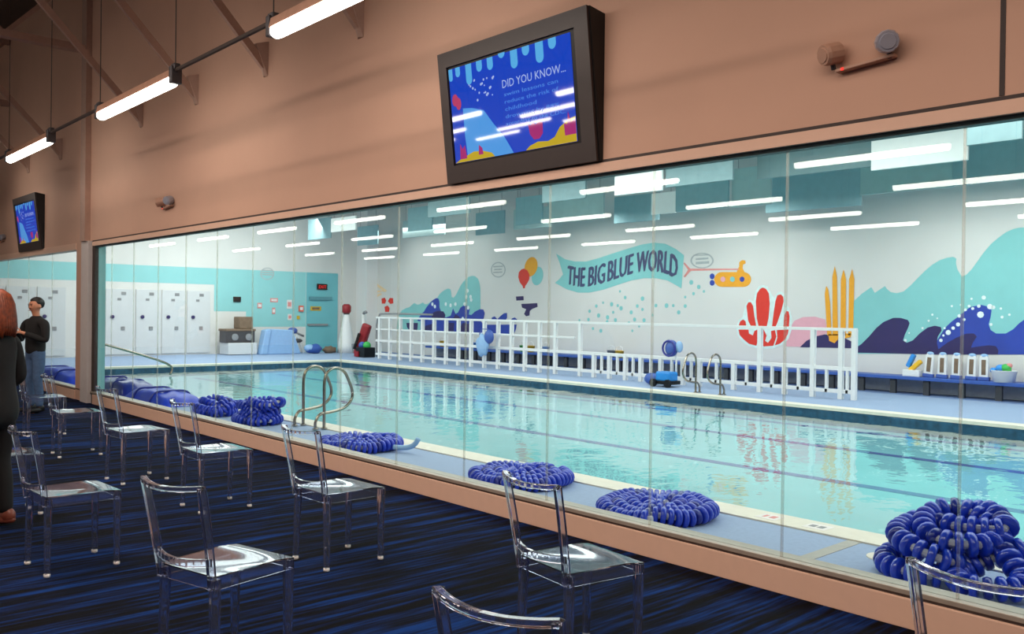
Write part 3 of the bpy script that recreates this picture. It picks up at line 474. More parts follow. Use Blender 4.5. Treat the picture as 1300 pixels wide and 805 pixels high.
near = {-1: 'tube light beyond the top right corner of the wall', 0: 'bright white tube light nearest the big television, top edge',
        1: 'bright white tube light between the grey column and the near tube light',
        2: 'bright white tube light left of the grey column, above the small television',
        3: 'bright white tube light beyond the small television', 4: 'farthest tube light of the row along the window wall'}
for k in range(0, 4):
    make_lamp(-6.98 - 4.59 * k, 3.53, True, near[k])
order = ['first', 'second', 'third', 'fourth', 'fifth', 'sixth', 'seventh', 'eighth']
for ri, y in enumerate((-3.1, -6.5, -9.85, -12.9)):
    for k in range(0, 7):
        make_lamp(-5.3 - 0.35 * ri * 0 - 4.62 * k - 2.36 + 0.3, y, False,
                  'tube light mirrored in the window glass, %s row down, %s light from the right' % (order[ri], order[k]))

# ------------------------------------------------------------------ emergency lights on the wall
def make_emergency(x, label):
    e = empty('emergency_light', (x, YW0, 3.06), label=label, cat='emergency light', group='twin head emergency lights')
    b = MB(); b.obox((-0.15, -0.03, -0.045), (0.18, -0.03, -0.02), 0.05, 0.018); b.build('bar', M['tan_plastic'], e, bevel=0.004)
    for sx, m, ang in ((-0.17, M['tan_plastic'], -0.5), (0.15, M['chrome'], 0.55)):
        h = MB(); c = Vector((sx, -0.07, 0.05)); d = Vector((math.sin(ang), -math.cos(ang), -0.25)).normalized()
        h.tube([c - d * 0.07, c - d * 0.05, c + d * 0.03, c + d * 0.05], [0.03, 0.06, 0.062, 0.055], 12)
        o = h.build('lamp_head', m, e)
        g = MB(); g.tube([c + d * 0.045, c + d * 0.056], [0.045, 0.04], 12); g.build('reflector', M['chrome'] if m is M['chrome'] else M['tan_plastic'], o)
        n = MB(); n.tube([(sx, -0.03, -0.03), (sx, -0.05, 0.01)], 0.014, 8); n.build('neck', M['grey_d'], o)
    l = MB(); l.box(-0.115, -0.1, -0.058, -0.05, -0.05, -0.035); l.build('led', M['red_led'], e)
make_emergency(-2.32, 'twin head emergency light on a bar, right of the big television')
make_emergency(-12.37, 'small twin head emergency light above the left part of the long window')
make_emergency(-21.9, 'tiny emergency light on the wall left of the small far television')

# ------------------------------------------------------------------ televisions
def text_mesh(body, size, xs=1.0):
    cu = bpy.data.curves.new('t', 'FONT'); cu.body = body; cu.size = size; cu.resolution_u = 2
    ob = bpy.data.objects.new('t', cu); COL.objects.link(ob)
    bpy.context.view_layer.update()
    dg = bpy.context.evaluated_depsgraph_get()
    me = bpy.data.meshes.new_from_object(ob.evaluated_get(dg))
    vs = [(v.co.x * xs, v.co.y) for v in me.vertices]; fs = [tuple(p.vertices) for p in me.polygons]
    bpy.data.objects.remove(ob); bpy.data.curves.remove(cu); bpy.data.meshes.remove(me)
    return vs, fs
def make_tv(x0, label, detail=True):
    """box with a forward tilted face; x0 is the left end on the wall"""
    e = empty('wall_television', (x0, YW0, 2.725), label=label, cat='television', group='tilted wall televisions')
    Wd, Hf = 1.72, 1.085; yb, yt = -0.035, -0.165          # face distance at the bottom and at the top
    def face(u, v, d=0.0):                                    # u across, v up the face, d proud of it
        t = v / Hf
        return (u, yb + (yt - yb) * t - d, 1.077 * t)
    s = MB(); n = 0.0
    s.add([(0.02, -0.001, 0.0), (Wd + .02, -0.001, 0.0), (Wd + .02, -0.001, 1.05), (0.02, -0.001, 1.05), face(0.01, 0, -.012), face(Wd + .01, 0, -.012), face(Wd + .01, Hf, -.012), face(0.01, Hf, -.012)],
          [(0, 1, 2, 3), (4, 7, 6, 5), (0, 4, 5, 1), (1, 5, 6, 2), (2, 6, 7, 3), (3, 7, 4, 0)])
    s.build('cabinet', M['tv_side'], e)
    u0, u1, v0, v1 = 0.12, 1.535, 0.165, 0.94
    fr = MB()
    for (a, b, c, d) in ((0, Wd, 0, v0 - .02), (0, Wd, v1 + .02, Hf), (0, u0 - .015, v0 - .02, v1 + .02), (u1 + .05, Wd, v0 - .02, v1 + .02)):
        P = [face(a, c, .012), face(b, c, .012), face(b, d, .012), face(a, d, .012), face(a, c, -.015), face(b, c, -.015), face(b, d, -.015), face(a, d, -.015)]
        fr.add(P, [(0, 1, 2, 3), (4, 7, 6, 5), (0, 4, 5, 1), (1, 5, 6, 2), (2, 6, 7, 3), (3, 7, 4, 0)])
    fr.build('bezel', M['tv_frame'], e)
    inn = MB(); inn.prism([(u0 - .015, v0 - .02), (u1 + .05, v0 - .02), (u1 + .05, v1 + .02), (u0 - .015, v1 + .02)], lambda p: face(p[0], p[1], -.004), lambda p: face(p[0], p[1], -.02))
    inn.build('inner_rim', M['black'], e)
    sc = MB(); sc.prism([(u0, v0), (u1, v0), (u1, v1), (u0, v1)], lambda p: face(p[0], p[1], .0), lambda p: face(p[0], p[1], -.01))
    so = sc.build('screen', M['s_blue'], e)
    def flat(name, poly, m, d):
        b = MB(); b.add([face(x, y, d) for x, y in poly], [tuple(range(len(poly)))]); return b.build(name, m, so)
    X = lambda x: x + 5.99
    wave = [(X(-5.72), .60), (X(-5.60), .585), (X(-5.46), .545), (X(-5.36), .43), (X(-5.24), .31), (X(-5.14), v0), (X(-5.70), v0), (X(-5.72), .40)]
    flat('wave_picture', wave, M['s_wave'], .001)
    for px, bot, w in ((-5.845, .84, .05), (-5.75, .86, .06), (-5.61, .775, .075), (-5.475, .853, .07), (-5.342, .842, .07), (-5.2, .906, .08), (-5.06, .80, .08), (-4.925, .87, .08), (-4.778, .787, .085), (-4.64, .86, .08)):
        x = X(px); r = w / 2
        pl = [(max(x - r, u0), v1), (max(x - r, u0), bot + r)] + [(x + r * math.cos(a), bot + r + r * math.sin(a)) for a in [PI + PI * q / 8 for q in range(1, 8)]] + [(x + r, bot + r), (x + r, v1)]
        flat('drip_picture', pl, M['s_drip'], .001)
    for pl in ([(u0, v0), (X(-5.363), v0), (X(-5.40), .20), (X(-5.5), .225), (X(-5.62), .235), (X(-5.70), .215), (X(-5.80), .19)],
               [(X(-5.0), v0), (u1, v0), (u1, .345), (X(-4.52), .335), (X(-4.62), .29), (X(-4.68), .225), (X(-4.75), .205), (X(-4.86), .215), (X(-4.95), .195)]):
        flat('sand_picture', [(min(max(a, u0), u1), b) for a, b in pl], M['s_sand'], .002)
    for pl in ([(X(-4.955), .36), (X(-4.93), .345), (X(-4.9), .365), (X(-4.87), .345), (X(-4.84), .362), (X(-4.795), .35), (X(-4.80), .27), (X(-4.84), .235), (X(-4.90), .235), (X(-4.94), .28)],
               [(X(-4.57), .22), (X(-4.575), .31), (X(-4.54), .30), (X(-4.526), .39), (X(-4.50), .31), (u1, .33), (u1, .22)],
               [(X(-5.80), .19), (X(-5.79), .32), (X(-5.76), .27), (X(-5.73), .30), (X(-5.71), .19)], [(X(-5.56), .2), (X(-5.55), .28), (X(-5.51), .25), (X(-5.50), .2)]):
        flat('coral_picture', [(min(max(a, u0), u1), b) for a, b in pl], M['s_coral'], .003)
    for cx, cy, rx, ry in ((-5.81, .68, .04, .05), (-5.77, .645, .035, .05)):
        pl = [(max(u0, X(cx) + rx * math.cos(a)), cy + ry * math.sin(a)) for a in [2 * PI * q / 14 for q in range(14)]]
        flat('balloon_picture', pl, M['s_red'], .002)
    k = MB()
    rr = random.Random(3)
    for q in range(22):
        x = X(-5.62 + rr.random() * .32); y = .63 + rr.random() * .17; s = .006 + .006 * rr.random()
        pl = [(x + s * math.cos(a), y + s * math.sin(a)) for a in [2 * PI * j / 8 for j in range(8)]]
        k.add([face(a, b, .002) for a, b in pl], [tuple(range(8))])
    k.build('bubble_picture', M['s_text'], so)
    def words(body, x, v, hgt, width, m, name):
        vs, fs = text_mesh(body, hgt / 0.7)
        wmax = max(p[0] for p in vs)
        b = MB(); b.add([face(X(x) + p[0] * width / wmax, v + p[1], .003) for p in vs], fs); b.build(name, m, so)
    words('DID YOU KNOW...', -5.22, .675, .062, .70, M['s_text'], 'heading_text')
    for i, (t, wd) in enumerate((('swim lessons can', .60), ('reduce the risk of', .60), ('childhood', .36), ('drowning by 88%', .60), ('according to the CDC.', .66))):
        words(t, -5.205, .61 - .057 * i, .03, wd, M['s_text2'], 'body_text')
    led = MB(); led.box(0.05, 0.075, 0, 0.012, 0, 0.015)
    return e
make_tv(-5.99, 'large tilted television with a blue underwater picture above the window')
make_tv(-20.4, 'small far tilted television left of the grey column')

# ------------------------------------------------------------------ setting: the pool hall
PY0, PY1, PXL = 6.5, 14.65, -24.5      # water edges
WZ = -0.125
dk = MB()
dk.box(PX0, PX1, YP, PY0 - .32, -0.1, 0.0)
dk.box(PX0, PX1, PY1 + .34, PYF, -0.1, 0.0)
dk.box(PX0, PXL - .34, PY0 - .32, PY1 + .34, -0.1, 0.0)
struct('pool_deck', dk, M['deck'])
struct('pool_deck_wall_strip', MB().box(PX0, PX1, PYF - .75, PYF, 0, 0.004), M['bench_blue_grey'])  # darker blue strip of deck along the far wall
cp = MB()
cp.box(PXL - .34, PX1, PY0 - .32, PY0, -0.04, 0.012)
cp.box(PXL - .34, PX1, PY1, PY1 + .34, -0.04, 0.012)
cp.box(PXL - .34, PXL, PY0, PY1, -0.04, 0.012)
struct('pool_coping', cp, M['coping'])
jt = MB(); jt.box(-3.13, -3.03, YP, PY0 - .32, -0.02, 0.003); jt.box(-13.6, -13.5, YP, PY0 - .32, -0.02, 0.003)
struct('pool_deck_joint', jt, M['deck_joint'])
tb = MB()
tb.box(PXL, PX1, PY1, PY1 + .05, -.34, -0.045); tb.box(PXL - .05, PXL, PY0, PY1, -.34, -0.04); tb.box(PXL, PX1, PY0 - .05, PY0, -.34, -0.04)
struct('pool_tile_band', tb, M['tile_band'])
struct('pool_floor', MB().box(PXL, PX1, PY0, PY1, -.40, -.30), M['pool_floor'])
for i, y in enumerate((9.75, 12.2, 14.2)):
    struct('pool_lane_line', MB().box(PXL + .8, PX1, y - .09, y + .09, -.31, -.296), M['lane_mark'])
wt = MB(); wt.add([(PXL, PY0, WZ), (PX1, PY0, WZ), (PX1, PY1, WZ), (PXL, PY1, WZ)], [(0, 1, 2, 3)])
tag(wt.build('pool_water', M['water']), kind='structure')
# depth numbers on the near coping
mk = MB(); mk.box(-3.97, -3.78, 6.25, 6.42, .012, .0135); tag(mk.build('depth_tile', M['sign_white']), 'white depth marker tile on the pool edge, nearer the round coils', 'marker')
k = MB(); k.box(-3.93, -3.9, 6.3, 6.38, .0135, .0145); k.box(-3.87, -3.82, 6.3, 6.38, .0135, .0145); k.build('mark', M['sign_red'], bpy.data.objects['depth_tile'])
mk = MB(); mk.box(-3.55, -3.36, 6.25, 6.42, .012, .0135); o = tag(mk.build('depth_tile', M['sign_white']), 'white depth marker tile on the pool edge, nearer the tangled float heap', 'marker')
k = MB(); k.box(-3.52, -3.47, 6.3, 6.37, .0135, .0145); k.box(-3.45, -3.4, 6.3, 6.37, .0135, .0145); k.build('mark', M['grey'], o)
struct('wall_pool_far', MB().box(PX0, PX1, PYF, PYF + .1, -.1, PZC), M['pool_wall'])
struct('wall_pool_left', MB().box(PX0 - .1, PX0, YP, PYF, -.1, PZC), M['pool_wall'])
struct('wall_pool_right', MB().box(PX1, PX1 + .1, YP, PYF, -.1, PZC), M['pool_wall'])
struct('ceiling_pool', MB().box(PX0, PX1, YP, PYF, PZC, PZC + .1), M['pool_ceiling'])
struct('wall_pool_pilaster', MB().box(PX0, PX0 + .75, 18.7, PYF, 0, PZC), M['white'])
pl = MB(); pl.box(-12.3, -10.75, PYF - .22, PYF, 1.9, PZC - 0.3)
YD = PYF - 0.004

def wpoly(mb, poly, d=0.0, y=YD):
    mb.add([(x, y - d, z) for x, z in poly], [tuple(range(len(poly)))]); return mb
def decal(name, polys, m, label, cat='wall decal', d=0.0, parent=None):
    b = MB()
    for p in polys: wpoly(b, p, d)
    o = b.build(name, m, parent)
    if parent is None: tag(o, label, cat)
    return o
def disc(x, z, r, n=10): return [(x + r * math.cos(2 * PI * i / n), z + r * math.sin(2 * PI * i / n)) for i in range(n)]
def clipx(poly): return [(min(x, PX1 - .05), z) for x, z in poly]

# the painted banner and its lettering
bo = decal('banner_picture', [MUR['banner']], M['m_teal'], 'teal ribbon banner reading THE BIG BLUE WORLD on the white pool wall', 'banner', .002)
def banner_mid(x):
    top = [p for p in MUR['banner'][:13]]; bot = [p for p in MUR['banner'][14:26]]
    def at(pts, x):
        pts = sorted(pts)
        for (a, za), (b, zb) in zip(pts, pts[1:]):
            if a <= x <= b: return za + (zb - za) * (x - a) / max(1e-6, b - a)
        return pts[0][1] if x < pts[0][0] else pts[-1][1]
    return at(top, x), at(bot, x)
for body, ((xa, za), (xb, zb)) in zip(('THE', 'BIG', 'BLUE', 'WORLD'), MUR['words']):
    vs, fs = text_mesh(body, 1.0)
    w0 = min(p[0] for p in vs); w1 = max(p[0] for p in vs); h1 = max(p[1] for p in vs)
    # split long edges a little by mapping each vertex on the curve of the ribbon
    b = MB(); P = []
    for px, py in vs:
        x = xa + (px - w0) / (w1 - w0) * (xb - xa)
        t, q = banner_mid(x)
        z = q + (t - q) * (0.2 + 0.60 * py / h1)
        P.append((x + (py / h1 - .5) * .03, YD - .006, z))
    b.add(P, fs)
    # heavier strokes, like brush lettering
    for dx, dz in ((.022, .01), (-.022, -.01)):
        b.add([(p[0] + dx, p[1] + .0004 * (1 if dx > 0 else 2), p[2] + dz) for p in P], fs)
    b.build('lettering', M['m_ink'], bo)
decal('bubble_trail_picture', [disc(x, z, r * .8, 8) for x, z, r in MUR['bubbles']], M['m_teal'], 'trail of small teal bubbles painted below the ribbon banner')
# submarine
sb = decal('submarine_picture', [MUR['sub_body']], M['m_orange'], 'orange submarine decal with three portholes towing the banner', 'wall decal', .002)
decal('fin', [MUR['sub_fin']], M['m_orange'], None, parent=sb, d=.001)
for p, m in zip(MUR['ports'], ('m_pink', 'm_teal', 'm_blue')):
    decal('porthole', [p], M[m], None, parent=sb, d=.005)
for p in MUR['prop']: decal('propeller', [p], M['m_blue'], None, parent=sb, d=.003)
decal('tow_rope', MUR['rope'], M['m_rope'], None, parent=sb, d=.003)
def ring(poly, k=.86):
    cx = sum(p[0] for p in poly) / len(poly); cz = sum(p[1] for p in poly) / len(poly); n = len(poly)
    return [[poly[i], poly[(i + 1) % n], (cx + (poly[(i + 1) % n][0] - cx) * k, cz + (poly[(i + 1) % n][1] - cz) * k), (cx + (poly[i][0] - cx) * k, cz + (poly[i][1] - cz) * k)] for i in range(n)]
s1 = decal('speech_bubble_picture', ring(MUR['bub1']), M['m_grey'], 'oval grey speech bubble decal just right of the banner', d=.001)
decal('lettering', MUR['bub1t'], M['m_grey'], None, parent=s1, d=.002)
s2 = decal('speech_bubble_picture', ring(MUR['bub2']), M['m_grey'], 'round grey speech bubble decal left of the balloons', d=.001)
decal('lettering', MUR['bub2t'], M['m_grey'], None, parent=s2, d=.002)
# coral, pink hump, sea grass
ch = decal('coral_picture', [MUR['coralhalo']], M['m_halo'], 'red fan coral decal with a pale halo on the pool wall', d=.001)
for p in MUR['coral'][:5]: decal('coral_lobe', [p], M['m_red'], None, parent=ch, d=.004)
decal('coral_bowl', MUR['coral'][5:], M['m_red'], None, parent=ch, d=.004)
decal('pink_mound_picture', [MUR['pink']], M['m_pink'], 'pale pink mound decal between the red coral and the yellow sea grass')
gr = None
for i, p in enumerate(MUR['grass']):
    if gr is None: gr = decal('sea_grass_picture', [p], M['m_orange'], 'tall yellow sea grass decal of four blades', d=.006)
    else: decal('blade' if i < 4 else 'root', [p], M['m_orange'], None, parent=gr, d=.006)
# waves on the right
decal('wave_picture', [clipx(MUR['tealwave'])], M['m_teal'], 'large pale teal wave decal filling the right end of the pool wall', d=.001)
bw = decal('wave_picture', [clipx(MUR['bluewave'])], M['m_blue'], 'bright blue breaking wave decal with white foam dots', d=.003)
decal('foam_dots', [disc(x, z, r * .62, 8) for x, z, r in MUR['spots']], M['m_white'], None, parent=bw, d=.0065)
decal('wave_picture', [MUR['navy1']], M['navy'], 'double crested dark navy wave decal right of the sea grass', d=.004)
decal('wave_picture', [MUR['navy2']], M['navy'], 'dark navy wave decal low inside the bright blue wave', d=.005)
decal('wave_picture', [MUR['navy3']], M['navy'], 'low dark navy wave decal behind the foot of the sea grass', d=.004)
# waves on the left
lt = decal('wave_picture', [MUR['lteal']], M['m_teal'], 'pale teal twin peaked wave decal on the left part of the wall', d=.001)
decal('foam_dots', [disc(x, z, .07, 8) for x, z in MUR['lspots']], M['m_white'], None, parent=lt, d=.006)
lb = decal('wave_picture', [MUR['lblue'][0], MUR['lblue'][1]], M['m_blue'], 'deep blue wave decal behind the white railing, left part of the wall', d=.003)
for p in MUR['lblue'][2:]: decal('crest', [p], M['m_blue'], None, parent=lb, d=.003)
decal('navy_patch', MUR['lnavy'], M['navy'], None, parent=lb, d=.005)
bl = decal('balloon_picture', [MUR['balO']], M['m_orange'], 'orange balloon decal, topmost of the three balloons', 'wall decal', .004)
decal('balloon_picture', [MUR['balR']], M['m_red'], 'red balloon decal overlapping the orange one', 'wall decal', .006)
decal('balloon_picture', [MUR['balB']], M['m_teal'], 'pale blue balloon decal behind the orange one', 'wall decal', .002)
dv = decal('dark_fish_picture', [MUR['diver'][1]], M['navy'], 'small dark navy fish shaped decal under the balloons', d=.002)
decal('dark_fish_picture', [MUR['diver'][0]], M['navy'], 'small dark bar decal between the balloons and the navy fish shape', d=.002)
decal('chevron_picture', MUR['chev'], M['m_peach'], 'pale peach chevron decal near the left corner of the pool wall', d=.002)
decal('crab_picture', MUR['crab'], M['m_red'], 'small red three piece decal near the left corner', d=.002)

# left wall: teal paint, doors, notices
def lpoly(mb, poly, d): 
    mb.add([(PX0 + .004 + d, y, z) for y, z in poly], [tuple(range(len(poly)))]); return mb
tealw = [(YP + .02, 2.43), (12.93, 2.43), (12.93, 1.5), (14.12, 1.5), (14.12, .95), (16.5, .95), (16.5, 3.0), (YP + .02, 3.0)]
struct('wall_pool_left_teal', lpoly(MB(), tealw, 0), M['teal'])
def place_door(n, y0, y1, withknob=True):
    d = MB(); d.box(PX0, PX0 + .04, y0, y1, .06, 2.2); o = tag(d.build('door_%d' % n, M['white_d'], bevel=.005), kind='structure')
    yk = y0 + .2; ym = (y0 + y1) / 2
    k = MB(); k.lathe([(.02, .04), (.06, .05), (.06, .09), (.03, .1)], 10, (PX0, yk, 1.29), 'X'); k.build('knob', M['navy'], o)
    k = MB(); k.box(PX0 + .04, PX0 + .06, ym + .02, ym + .14, .85, .97); k.build('latch_plate', M['grey'], o)
    k = MB(); k.box(PX0 + .04, PX0 + .05, ym + .02, ym + .17, 2.0, 2.1); k.box(PX0 + .04, PX0 + .05, ym - .1, ym + .02, 1.82, 1.9); k.build('number_sign', M['grey'], o)
    return o
ys = [4.99 + .03, 5.6, 6.45, 7.3, 8.15]
dn = 1
for i in range(len(ys) - 1):
    place_door(dn, ys[i] + .02, ys[i + 1] - .02); dn += 1
yd = [9.3, 10.25, 11.1, 11.95, 12.8]
for i in range(4):
    place_door(dn, yd[i] + .02, yd[i + 1] - .02); dn += 1
dd = MB(); dd.box(PX0, PX0 + .05, 16.52, 17.85, 0, 3.0); d9 = tag(dd.build('door_%d' % dn, M['teal_deep']), kind='structure')
k = MB(); k.box(PX0 + .05, PX0 + .13, 16.6, 17.55, 1.97, 2.09); k.build('door_closer', M['door_bar'], d9)
k = MB(); k.box(PX0 + .05, PX0 + .11, 16.55, 17.4, .99, 1.06); k.build('push_bar', M['grey'], d9)
def sign(name, y0, y1, z0, z1, m, label, cat='sign', dep=.015, inner=None):
    b = MB(); b.box(PX0 + .004, PX0 + .004 + dep, y0, y1, z0, z1); o = tag(b.build(name, M[m]), label, cat)
    if inner:
        q = MB(); q.box(PX0 + .004 + dep, PX0 + .008 + dep, y0 + (y1 - y0) * .15, y1 - (y1 - y0) * .15, z0 + (z1 - z0) * .25, z1 - (z1 - z0) * .25); q.build('panel', M[inner], o)
    return o
es = sign('exit_sign', 16.93, 17.35, 2.36, 2.58, 'black', 'red lit EXIT sign above the teal door', 'exit sign', .06)
es.location.x = .05
vs, fs = text_mesh('EXIT', .17); w = max(p[0] for p in vs)
q = MB(); q.add([(PX0 + .067, 16.97 + p[0] / w * .34, 2.41 + p[1]) for p in vs], fs); q.build('lettering', M['exit_red'], es)
o = sign('warning_sign', 16.67, 17.12, 1.56, 1.72, 'sign_yellow', 'yellow notice plate on the teal door', dep=.06, inner='brown')
sign('black_wall_device', 13.63, 13.9, 1.84, 2.02, 'black', 'small black square device on the teal wall above the dark machine', 'device', .05)  # unidentified black device, drawn as a plain box
sign('notice_sign', 14.55, 14.72, 1.62, 1.82, 'sign_red', 'small pink notice on the teal wall, farthest left', inner='sign_white')
sign('notice_sign', 15.05, 15.35, 1.85, 2.0, 'sign_red', 'wide pink notice at the top of the teal wall', inner='sign_white')
sign('notice_sign', 15.13, 15.25, 1.42, 1.65, 'sign_red', 'narrow pink notice below the wide one on the teal wall', inner='sign_white')
sign('notice_sign', 15.72, 15.92, 1.62, 1.95, 'sign_white', 'white and pink notice on the teal wall, upper right', inner='sign_red')
sign('notice_sign', 15.76, 15.92, 1.2, 1.42, 'sign_white', 'white and pink notice on the teal wall, lower right', inner='sign_red')
sign('fire_alarm_switch', 16.2, 16.38, 1.52, 1.74, 'fire_red', 'orange red alarm box on the wall beside the teal door', 'alarm', .06, inner='sign_white')
sign('switch_plate', 16.13, 16.24, 1.23, 1.36, 'sign_yellow', 'tiny yellow plate on the wall under the orange alarm box', dep=.03)
b = MB(); bub = MUR['bub3']
for pq in ring(bub): lpoly(b, pq, .002)
s3 = tag(b.build('speech_bubble_picture', M['m_grey']), 'round grey speech bubble decal on the teal left wall', 'wall decal')
cyb = sum(p[0] for p in bub) / len(bub); czb = sum(p[1] for p in bub) / len(bub)
b = MB()
for dz in (-.06, .02, .1): lpoly(b, [(cyb - .22, czb + dz), (cyb + .22, czb + dz), (cyb + .22, czb + dz + .04), (cyb - .22, czb + dz + .04)], .004)
b.build('lettering', M['m_grey'], s3)

# hanging ceiling baffles over the water and the deck
BF = [(-6.75, -5.26, 13.9, 4.0, .62, 'baffle_white_glow', 'bright white hanging ceiling panel at the upper right'),
      (-8.27, -6.5, 16.6, 4.0, .55, 'baffle_light', 'pale ceiling panel under the bright white one'),
      (-6.5, -1.2, 16.5, 4.0, .85, 'baffle', 'dark teal ceiling panel at the far right'),
      (-4.85, -4.15, 12.75, 4.0, .5, 'baffle_soft', 'small pale ceiling panel near the right glass joint'),
      (-4.1, -1.5, 12.75, 4.0, .5, 'baffle_soft', 'pale ceiling panel at the right edge'),
      (-9.05, -6.76, 14.2, 4.12, .6, 'baffle_soft', 'teal ceiling panel left of the bright white one'),
      (-11.3, -9.0, 18.1, 4.0, .9, 'baffle', 'teal ceiling panel above the red coral'),
      (-12.74, -11.3, 16.6, 4.0, .85, 'baffle', 'square teal ceiling panel above the submarine'),
      (-11.28, -10.3, 16.7, 4.0, .85, 'baffle_light', 'pale ceiling panel beside the square teal one'),
      (-13.5, -12.78, 16.65, 4.0, .5, 'baffle_white_glow', 'white ceiling panel above the right end of the banner'),
      (-11.85, -10.65, 13.45, 4.0, .4, 'baffle_white_glow', 'small white ceiling panel near the top edge of the glass'),
      (-15.6, -14.1, 17.7, 4.0, .7, 'baffle', 'teal ceiling panel above the banner'),
      (-16.85, -14.85, 16.45, 4.0, .75, 'baffle_light', 'pale ceiling panel above the left end of the banner'),
      (-17.95, -16.9, 16.3, 4.0, .75, 'baffle', 'teal ceiling panel up and right of the balloons'),
      (-21.35, -20.0, 17.7, 4.0, .7, 'baffle', 'teal ceiling panel above the balloons'),
      (-21.9, -20.7, 15.5, 4.0, .7, 'baffle', 'teal ceiling panel left of the balloons, near the glass top'),
      (-28.3, -26.95, 17.75, 4.0, .7, 'baffle', 'teal ceiling panel near the left corner'),
      (-27.4, -25.9, 15.2, 4.0, .7, 'baffle', 'teal ceiling panel over the left end of the pool'),
      (-24.0, -22.6, 14.1, 4.0, .42, 'baffle_white_glow', 'white ceiling panel over the left end of the pool'),
      (-14.1, -12.8, 13.6, 4.05, .5, 'baffle_soft', 'pale ceiling panel at the glass top above the banner'),
      (-10.6, -9.1, 13.5, 4.05, .5, 'baffle_soft', 'teal ceiling panel at the glass top above the submarine'),
      (-18.6, -16.9, 13.8, 4.05, .5, 'baffle_soft', 'pale ceiling panel at the glass top left of the banner'),
      (-25.6, -23.2, 17.9, 4.15, .6, 'baffle_light', 'pale ceiling panel above the left wave mural'),
      (-19.8, -18.2, 17.9, 4.1, .6, 'baffle_light', 'pale ceiling panel between balloons and banner')]
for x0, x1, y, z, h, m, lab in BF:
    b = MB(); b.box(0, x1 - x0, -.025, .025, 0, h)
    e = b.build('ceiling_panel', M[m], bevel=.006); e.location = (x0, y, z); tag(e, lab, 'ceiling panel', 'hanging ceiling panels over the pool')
    w = MB()
    for xx in (.15, x1 - x0 - .15): w.tube([(xx, 0, h), (xx, 0, PZC - z)], .006, 5)
    w.build('hanger', M['grey'], e)

# ------------------------------------------------------------------ far deck: railing, bench, gear
FY = 16.45
e = empty('pool_railing', (-16.9, FY, 0), label='long white pipe railing with many posts on the far pool deck', cat='railing')
def rail(name, z, x0, x1, w=.05, h=.05):
    b = MB(); b.box(x0 + 16.9, x1 + 16.9, -w / 2, w / 2, z - h / 2, z + h / 2); b.build(name, M['white'], e, bevel=.006)
rail('top_rail', 1.37, -25.0, -8.22, .06, .06); rail('middle_rail', .60, -25.0, -8.22, .07, .075); rail('lower_rail', .15, -25.0, -8.22, .06, .075)
rail('upper_rail', .98, -25.0, -15.8, .05, .05)
px = [-8.27, -8.54, -9.14, -9.77, -10.36, -11.0, -11.9, -12.36, -13.0, -13.6, -14.08, -14.6, -15.12, -15.6, -16.5, -17.1, -17.68, -18.23, -18.8, -19.4, -20.0, -20.6, -21.2, -21.8, -22.4, -23.0, -23.6, -24.2, -24.8]
for i, x in enumerate(px):
    tall = i in (0, 1, 2, 4) or i > 12
    b = MB(); b.box(x - .045 + 16.9, x + .045 + 16.9, -.045, .045, 0, 1.37 if tall else .62); b.build('post', M['white'], e)
for x in [(a + b) / 2 for a, b in zip(px, px[1:])][:12]:
    b = MB(); b.box(x - .025 + 16.9, x + .025 + 16.9, -.03, .03, .12, .6); b.build('baluster', M['white'], e)
b = MB(); b.tube(catmull([(-8.1, 0, .05), (-8.1, 0, 1.1), (-7.95, 0, 1.42), (-7.6, 0, 1.5), (-5.0, 0, 1.5)], 5), .03, 8); b.build('end_rail', M['grey'], e, smooth=True)

be = empty('wall_bench', (-9.3, 18.9, 0), label='long blue topped bench with dark legs along the far pool wall', cat='bench')
b = MB(); b.box(-15.9, 12.3, -.28, .28, .31, .38); b.build('seat', M['bench_blue'], be, bevel=.01)
for k in range(-20, 17):
    b = MB(); b.box(.0 + k * .7, .12 + k * .7, -.2, -.12, 0, .31); b.build('leg', M['grey_d'], be)
b = MB(); b.box(-15.9, 12.3, .2, .28, .02, .3); b.build('back_panel', M['grey_p'], be)

def kick(x, lab, lean=0):
    e = empty('kickboard', (x, 18.78, .38), label=lab, cat='kickboard', group='upright white boards on the blue bench')
    e.rotation_euler = (0, lean, 0)
    b = MB(); pl = [(-.085, .06), (.085, .06), (.085, .44), (.06, .5), (-.06, .5), (-.085, .44)]
    b.prism(pl, lambda p: (p[0], -.03, p[1]), lambda p: (p[0], .03, p[1])); b.build('board', M['white'], e, bevel=.01)
    b = MB(); b.box(-.04, .04, -.036, .036, .12, .42); b.build('grip_slot', M['brown'], e)
    b = MB(); b.box(-.11, .11, -.05, .05, 0, .08); b.build('foot_block', M['bench_blue'], e, bevel=.015)
    b = MB(); b.ell((0, 0, .5), (.075, .04, .04), 10, 6); b.build('top_pad', M['mat_pale'], e, smooth=True)
labs = ['upright white board on the bench, first one right of the yellow and blue toy', 'upright white board on the bench, second from the yellow and blue toy',
        'upright white board on the bench, middle of the five', 'upright white board on the bench, fourth from the yellow and blue toy', 'upright white board on the bench, next to the white toy bin',
        'leaning white board on the bench right of the toy bin', 'upright white board on the bench, at the right edge']
for x, lab, ln in zip((-7.83, -7.55, -7.27, -6.98, -6.74, -5.82, -5.55), labs, (.08, .02, .02, .03, 0, .15, 0)): kick(x, lab, ln)
e = empty('toy_bin', (-6.37, 18.78, .38), label='white bin heaped with green and blue pool toys on the bench', cat='bin')
b = MB(); b.lathe([(.19, 0), (.23, .22), (.24, .23), (.215, .23), (.18, .03)], 14); b.build('bin', M['white'], e, smooth=True)
